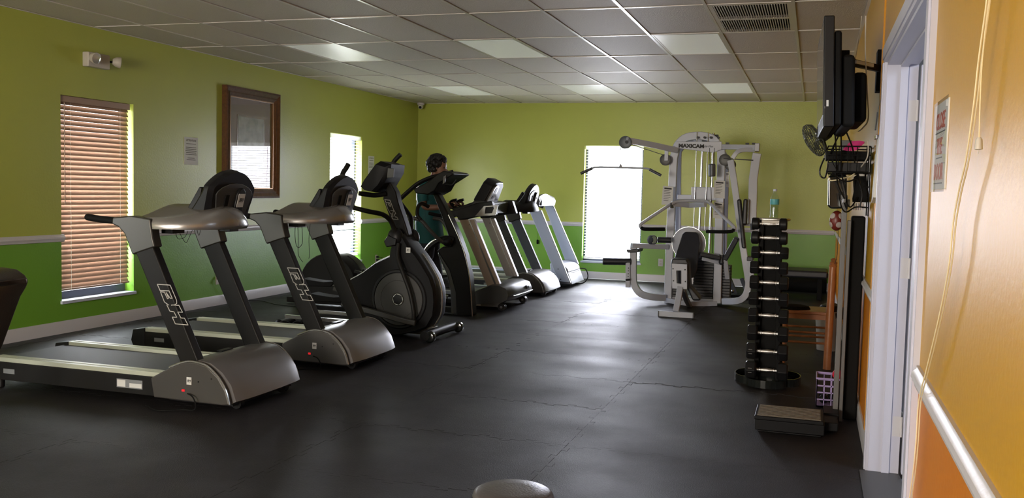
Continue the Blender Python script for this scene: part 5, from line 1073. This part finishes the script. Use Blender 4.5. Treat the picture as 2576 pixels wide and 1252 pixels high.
MB().loft([[(.092, p[1] + .03, p[2] - .02), (.092, p[1] + .075, p[2] - .035), (.092, p[1] + .085, p[2] - .0), (.092, p[1] + .04, p[2] + .015)], [(.094, p[1] + .03, p[2] - .02), (.094, p[1] + .075, p[2] - .035), (.094, p[1] + .085, p[2] - .0), (.094, p[1] + .04, p[2] + .015)]]).build('tag', 'paper', t)
p = [(0, 12.772, 0.269)][0]; outlet_left('outlet with two black plugs right of the far left window', p[1], p[2])
t = thing('power_plug', 'pair of black plugs with drooping cables in the far left outlet', 'plug', (.02, p[1], p[2]))
for dz in (-.02, .025):
    MB().box((.008, p[1] - .013, p[2] + dz - .014), (.045, p[1] + .013, p[2] + dz + .014)).build('plug_body', 'black', t, bevel=.004)
    MB().tube([(.045, p[1], p[2] + dz), (.09, p[1] + .04, p[2] + dz - .02), (.10, p[1] + .10, p[2] + dz - .12), (.15, p[1] + .05, .02)], .004, 6, sm=6).build('cable', 'black', t)
p = [(4.049, 14.251, 0.299)][0]
t = thing('wall_outlet', 'white outlet low on the back wall, left of the weight machine', 'outlet', (p[0], YB, p[2] - .06))
MB().box((p[0] - .035, YB - .006, p[2] - .057), (p[0] + .035, YB, p[2] + .057)).build('cover_plate', 'trim', t, bevel=.002)
for dz in (-.02, .02): MB().box((p[0] - .016, YB - .008, p[2] + dz - .013), (p[0] + .016, YB - .006, p[2] + dz + .013)).build('socket', 'ivory', t, bevel=.002)
# small plug pair seen between far treadmills, and light pull
t = thing('blind_tassel', 'dark blind cord weight hanging on the back wall behind the far treadmills', 'tassel', (1.9, YB - .03, .70))
q = [(2.095, 14.23, 0.543)][0]; MB().tube([(q[0], YB - .012, q[2] + .25), (q[0], YB - .012, q[2] + .03)], .0015, 5).build('cord', 'black', t); MB().lathe([(.008, 0), (.016, .01), (.016, .06), (.006, .07)], (q[0], YB - .018, q[2] - .04), (0, 0, 1), 12).build('weight', 'softblack', t)
# security camera in the far corner
t = thing('security_camera', 'white dome security camera in the far left ceiling corner', 'camera', (.12, 14.08, H))
MB().lathe([(.06, 0), (.06, -.03), (.05, -.04), (.0, -.042)], (.12, 14.08, H - .002), (0, 0, 1), 20).build('base', 'trim', t)
MB().ball((.12, 14.07, H - .065), (.042, .042, .042), 16, 12).build('eyeball', 'trim', t)
MB().cyl((.125, 14.04, H - .075), (.135, 14.01, H - .082), .022, 14).build('lens_ring', 'gloss', t)
# ------------------------------------------------------------------ foreground stool and bench
t = thing('stool', 'round low stool with grey vinyl top at the bottom edge of the view', 'stool', (5.38, 2.745, 0))
sx, sy = 5.380, 2.745
MB().lathe([(.124, -.0), (.1275, .006), (.1275, .030), (.123, .042), (.112, .0485), (.06, .0515), (0, .052)], (sx, sy, .372), (0, 0, 1), 48).build('seat', 'greyvinyl', t, ang=60)
MB().lathe([(.129, 0), (.130, .004), (.130, .024), (.128, .028)], (sx, sy, .372), (0, 0, 1), 48).build('seat_band', 'gloss', t)
for k in range(4):
    a = PI / 4 + k * PI / 2; MB().tube([(sx + .08 * math.cos(a), sy + .08 * math.sin(a), .372), (sx + .16 * math.cos(a), sy + .16 * math.sin(a), 0)], .011, 10).build('leg', 'chrome', t)
MB().tube([(sx + .125 * math.cos(2 * PI * k / 24), sy + .125 * math.sin(2 * PI * k / 24), .14) for k in range(25)], .006, 6).build('foot_ring', 'chrome', t)
t = thing('weight_bench', 'dark brown vinyl backrest of an incline bench at the left edge', 'bench', (1.7, 4.0, 0))
Pb = [(1.859, 4, 0.867), (2.081, 4, 0.869), (2.157, 4, 0.862), (2.206, 4, 0.836), (2.233, 4, 0.807), (2.216, 4, 0.768), (2.177, 4, 0.716), (2.048, 4, 0.435), (2.031, 4, 0.403), (1.751, 4, 0.381)]
MB().loft([[Vector(p) + Vector((0, d, 0)) for p in Pb] for d in (-.30, -.28, -.02, 0)]).build('back_pad', 'vinyl', t, bevel=.02, seg=4, ang=50)
st = [Vector(p) + Vector((-.07, -.304, -.02)) for p in Pb[2:8]]
MB().tube(st, .0022, 5, sm=4).build('stitching', 'greyvinyl', t)
MB().tube([p + Vector((-.018, 0, 0)) for p in st], .0022, 5, sm=4).build('stitching', 'greyvinyl', t)
MB().bar([(1.95, 4.03, .52), (1.75, 4.03, .05)], .05, .05).bar([(1.55, 4.03, .35), (1.2, 4.03, .05)], .05, .05).bar([(1.1, 4.03, .03), (1.9, 4.03, .03)], .05, .05).build('bench_frame', 'charcoal', t)
MB().box((1.25, 3.90, .38), (1.75, 4.16, .45)).build('seat_pad', 'vinyl', t, bevel=.02, seg=3)

# ------------------------------------------------------------------ the person on the third treadmill
P0 = thing('person', 'person with short dark curly hair in a teal top, holding the treadmill grips', 'person', (1.88, 10.33, .165))
def skinned(name, verts, edges, radii, m, parent, sub=2, root=0):
    off = Vector((0, 0, 0)); q = parent
    while q is not None: off += q.location; q = q.parent
    me = bpy.data.meshes.new(name); me.from_pydata([Vector(v) - off for v in verts], edges, []); o = bpy.data.objects.new(name, me); C.objects.link(o); o.parent = parent
    me.materials.append(M[m]); mo = o.modifiers.new('skin', 'SKIN'); mo.use_smooth_shade = True
    if not me.skin_vertices: 
        bm = bmesh.new(); bm.from_mesh(me); bm.verts.layers.skin.verify(); bm.to_mesh(me); bm.free()
    for i, r in enumerate(radii):
        me.skin_vertices[0].data[i].radius = r if hasattr(r, '__len__') else (r, r)
        me.skin_vertices[0].data[i].use_root = (i == root)
    s = o.modifiers.new('sub', 'SUBSURF'); s.levels = s.render_levels = sub; return o
yP = 10.33; Z = .166
V = []; E_ = []; Rr = []
def chain(pts, rad, start=None):
    prev = start; ids = []
    for p, r in zip(pts, rad):
        V.append(p); Rr.append(r); i = len(V) - 1; ids.append(i)
        if prev is not None: E_.append((prev, i))
        prev = i
    return ids
sp = chain([(1.86, yP, .92), (1.87, yP, 1.05), (1.875, yP, 1.20), (1.89, yP, 1.34), (1.925, yP, 1.44), (1.95, yP, 1.50), (1.985, yP, 1.60)], [(.13, .155), (.125, .145), (.12, .145), (.105, .15), (.06, .07), (.048, .05), (.085, .075)])
for s_ in (-1, 1):
    chain([(1.87, yP + s_ * .085, .84), (1.90, yP + s_ * .10, .56), (1.86 + .10 * s_, yP + s_ * .10, .30), (1.83 + .16 * s_, yP + s_ * .10, Z + .07), (1.95 + .16 * s_, yP + s_ * .11, Z + .035)], [.085, .058, .052, .036, .032], sp[0])
    sh = chain([(1.89, yP + s_ * .165, 1.375), (1.875, yP + s_ * .20, 1.25), (1.90, yP + s_ * .20, 1.12)], [.055, .048, .042], sp[3])
    hand = (2.235, yP + s_ * .11, 1.165)
    ar = chain([(2.06, yP + s_ * .17, 1.125), (2.17, yP + s_ * .13, 1.15), (hand[0] - .02, hand[1], hand[2] + .01)], [.036, .026, .030], sh[-1])
body = skinned('body', V, E_, Rr, 'skin', P0)
for s_ in (-1, 1):
    hx_, hy_, hz_ = 2.225, yP + s_ * .11, 1.17
    for k in range(4):
        yy = hy_ - .027 + .018 * k; L = (.9, 1, .97, .8)[k]
        skinned('finger', [(hx_ - .02, yy, hz_ + .012), (hx_ + .025 * L, yy, hz_ + .022), (hx_ + .048 * L, yy, hz_ + .004), (hx_ + .040 * L, yy, hz_ - .018), (hx_ + .018 * L, yy, hz_ - .026)], [(0, 1), (1, 2), (2, 3), (3, 4)], [.0095, .009, .0085, .008, .0065], 'skin', body, 1)
    skinned('thumb', [(hx_ - .03, hy_ - s_ * .02, hz_), (hx_ - .005, hy_ - s_ * .040, hz_ - .006), (hx_ + .022, hy_ - s_ * .036, hz_ - .020)], [(0, 1), (1, 2)], [.012, .0105, .008], 'skin', body, 1)
# head: face profile looking along +X, tilted down to the console
hc = Vector((1.995, yP, 1.585))
R = []
for z, xb, xf, w in ((-.115, .02, .075, .035), (-.095, -.01, .092, .050), (-.07, -.045, .095, .062), (-.045, -.075, .098, .070), (-.02, -.088, .096, .075), (.01, -.095, .088, .077), (.04, -.097, .092, .077), (.07, -.09, .085, .072), (.095, -.065, .055, .055), (.108, -.025, .02, .025)):
    cxx = (xb + xf) / 2; rx = (xf - xb) / 2
    R.append([hc + Vector((cxx + rx * math.cos(2 * PI * k / 20), w * math.sin(2 * PI * k / 20), z)) for k in range(20)])
hd = MB().loft(R).build('head', 'skin', P0, ang=80)
MB().loft([[hc + Vector((.088, b, -.005)), hc + Vector((.125, b * .9, -.035)), hc + Vector((.088, b * 1.3, -.045))] for b in (-.014, 0, .014)]).build('nose', 'skin', hd, ang=80)
MB().ball(hc + Vector((.093, 0, -.066)), (.008, .024, .007)).build('mouth', mat('lips', (.25, .07, .05), .5), hd)
for s_ in (-1, 1):
    MB().ball(hc + Vector((.080, s_ * .031, .004)), (.010, .013, .009)).build('eye', 'ink', hd)
    MB().ball(hc + Vector((.0, s_ * .078, -.012)), (.016, .008, .026)).build('ear', 'skin', hd)
# curly hair
random.seed(11); mb = MB().ball(hc + Vector((-.025, 0, .045)), (.105, .098, .100), 18, 12)
for k in range(200):
    a = random.uniform(0, 2 * PI); e = random.uniform(-.7, 1.55); d = Vector((math.cos(a) * math.cos(e), math.sin(a) * math.cos(e), math.sin(e)))
    if d.x > .55 and d.z < .35: continue
    if d.x > .15 and d.z < -.25: continue
    mb.ball(hc + Vector((-.025, 0, .042)) + Vector((d.x * .112, d.y * .108, d.z * .108)), random.uniform(.016, .032), 6, 5)
mb.build('hair', 'hair', P0, ang=80)
# clothes
def band(rows, name, m, y=yP):
    return MB().loft([[(cx + rx * math.cos(2 * PI * k / 24), y + ry * math.sin(2 * PI * k / 24) , z) for k in range(24)] for z, cx, rx, ry in rows]).build(name, m, P0, ang=80)
tn = band([(.70, 1.895, .165, .20), (.80, 1.89, .165, .195), (.92, 1.875, .160, .19), (1.05, 1.88, .155, .18), (1.18, 1.885, .150, .178), (1.30, 1.895, .135, .185), (1.38, 1.905, .110, .175), (1.43, 1.92, .075, .11), (1.455, 1.93, .055, .065)], 'tunic', 'teal')
for s_ in (-1, 1):
    MB().tube([(1.90, yP + s_ * .14, 1.385), (1.885, yP + s_ * .19, 1.33), (1.875, yP + s_ * .205, 1.25), (1.885, yP + s_ * .205, 1.19)], .070, 14, sm=3, taper=.062).build('short_sleeve', 'teal', P0, ang=80)
MB().loft([[(1.895 - .165 * math.cos(a) * q, yP + .19 * math.sin(a) * q, z) for a, q in ((-.5, 1.02), (-.25, 1.03), (0, 1.04), (.25, 1.03), (.5, 1.02), (.5, .99), (0, .99), (-.5, .99))] for z in (.64, .8, .95)]).build('back_hem', 'tealbright', tn, ang=60)
MB().loft([[(1.895 - .150 * math.cos(a) * q, yP - .02 + .175 * math.sin(a) * q, z) for a, q in ((-1.2, 1.02), (-.8, 1.05), (-.4, 1.06), (0, 1.03), (0, .98), (-.6, .98), (-1.2, .98))] for z, u in ((1.20, 1), (1.30, 1), (1.37, 1))]).build('shoulder_patch', 'sleeve', P0, ang=60)  # pale patch over the back of the near shoulder
for s_ in (-1, 1):
    MB().tube([(1.875, yP + s_ * .085, .86), (1.90, yP + s_ * .10, .56), (1.86 + .10 * s_, yP + s_ * .10, .30), (1.835 + .155 * s_, yP + s_ * .10, Z + .08)], .105, 16, sm=4, taper=.05).build('legging', 'navy', P0, ang=80)
    x = 1.87 + .16 * s_
    MB().loft([[(x - .07, yP + s_ * .105 + b * .8, Z + z) for b, z in ((-.035, 0), (.035, 0), (.035, .07), (0, .09), (-.035, .07))], [(x + .03, yP + s_ * .108 + b, Z + z) for b, z in ((-.042, 0), (.042, 0), (.04, .07), (0, .095), (-.04, .07))], [(x + .15, yP + s_ * .112 + b, Z + z) for b, z in ((-.044, 0), (.044, 0), (.035, .035), (0, .05), (-.035, .035))], [(x + .19, yP + s_ * .112 + b * .6, Z + z) for b, z in ((-.035, 0.004), (.035, .004), (.03, .02), (0, .03), (-.03, .02))]]).build('shoe', 'shoe', P0, ang=60, bevel=.006)
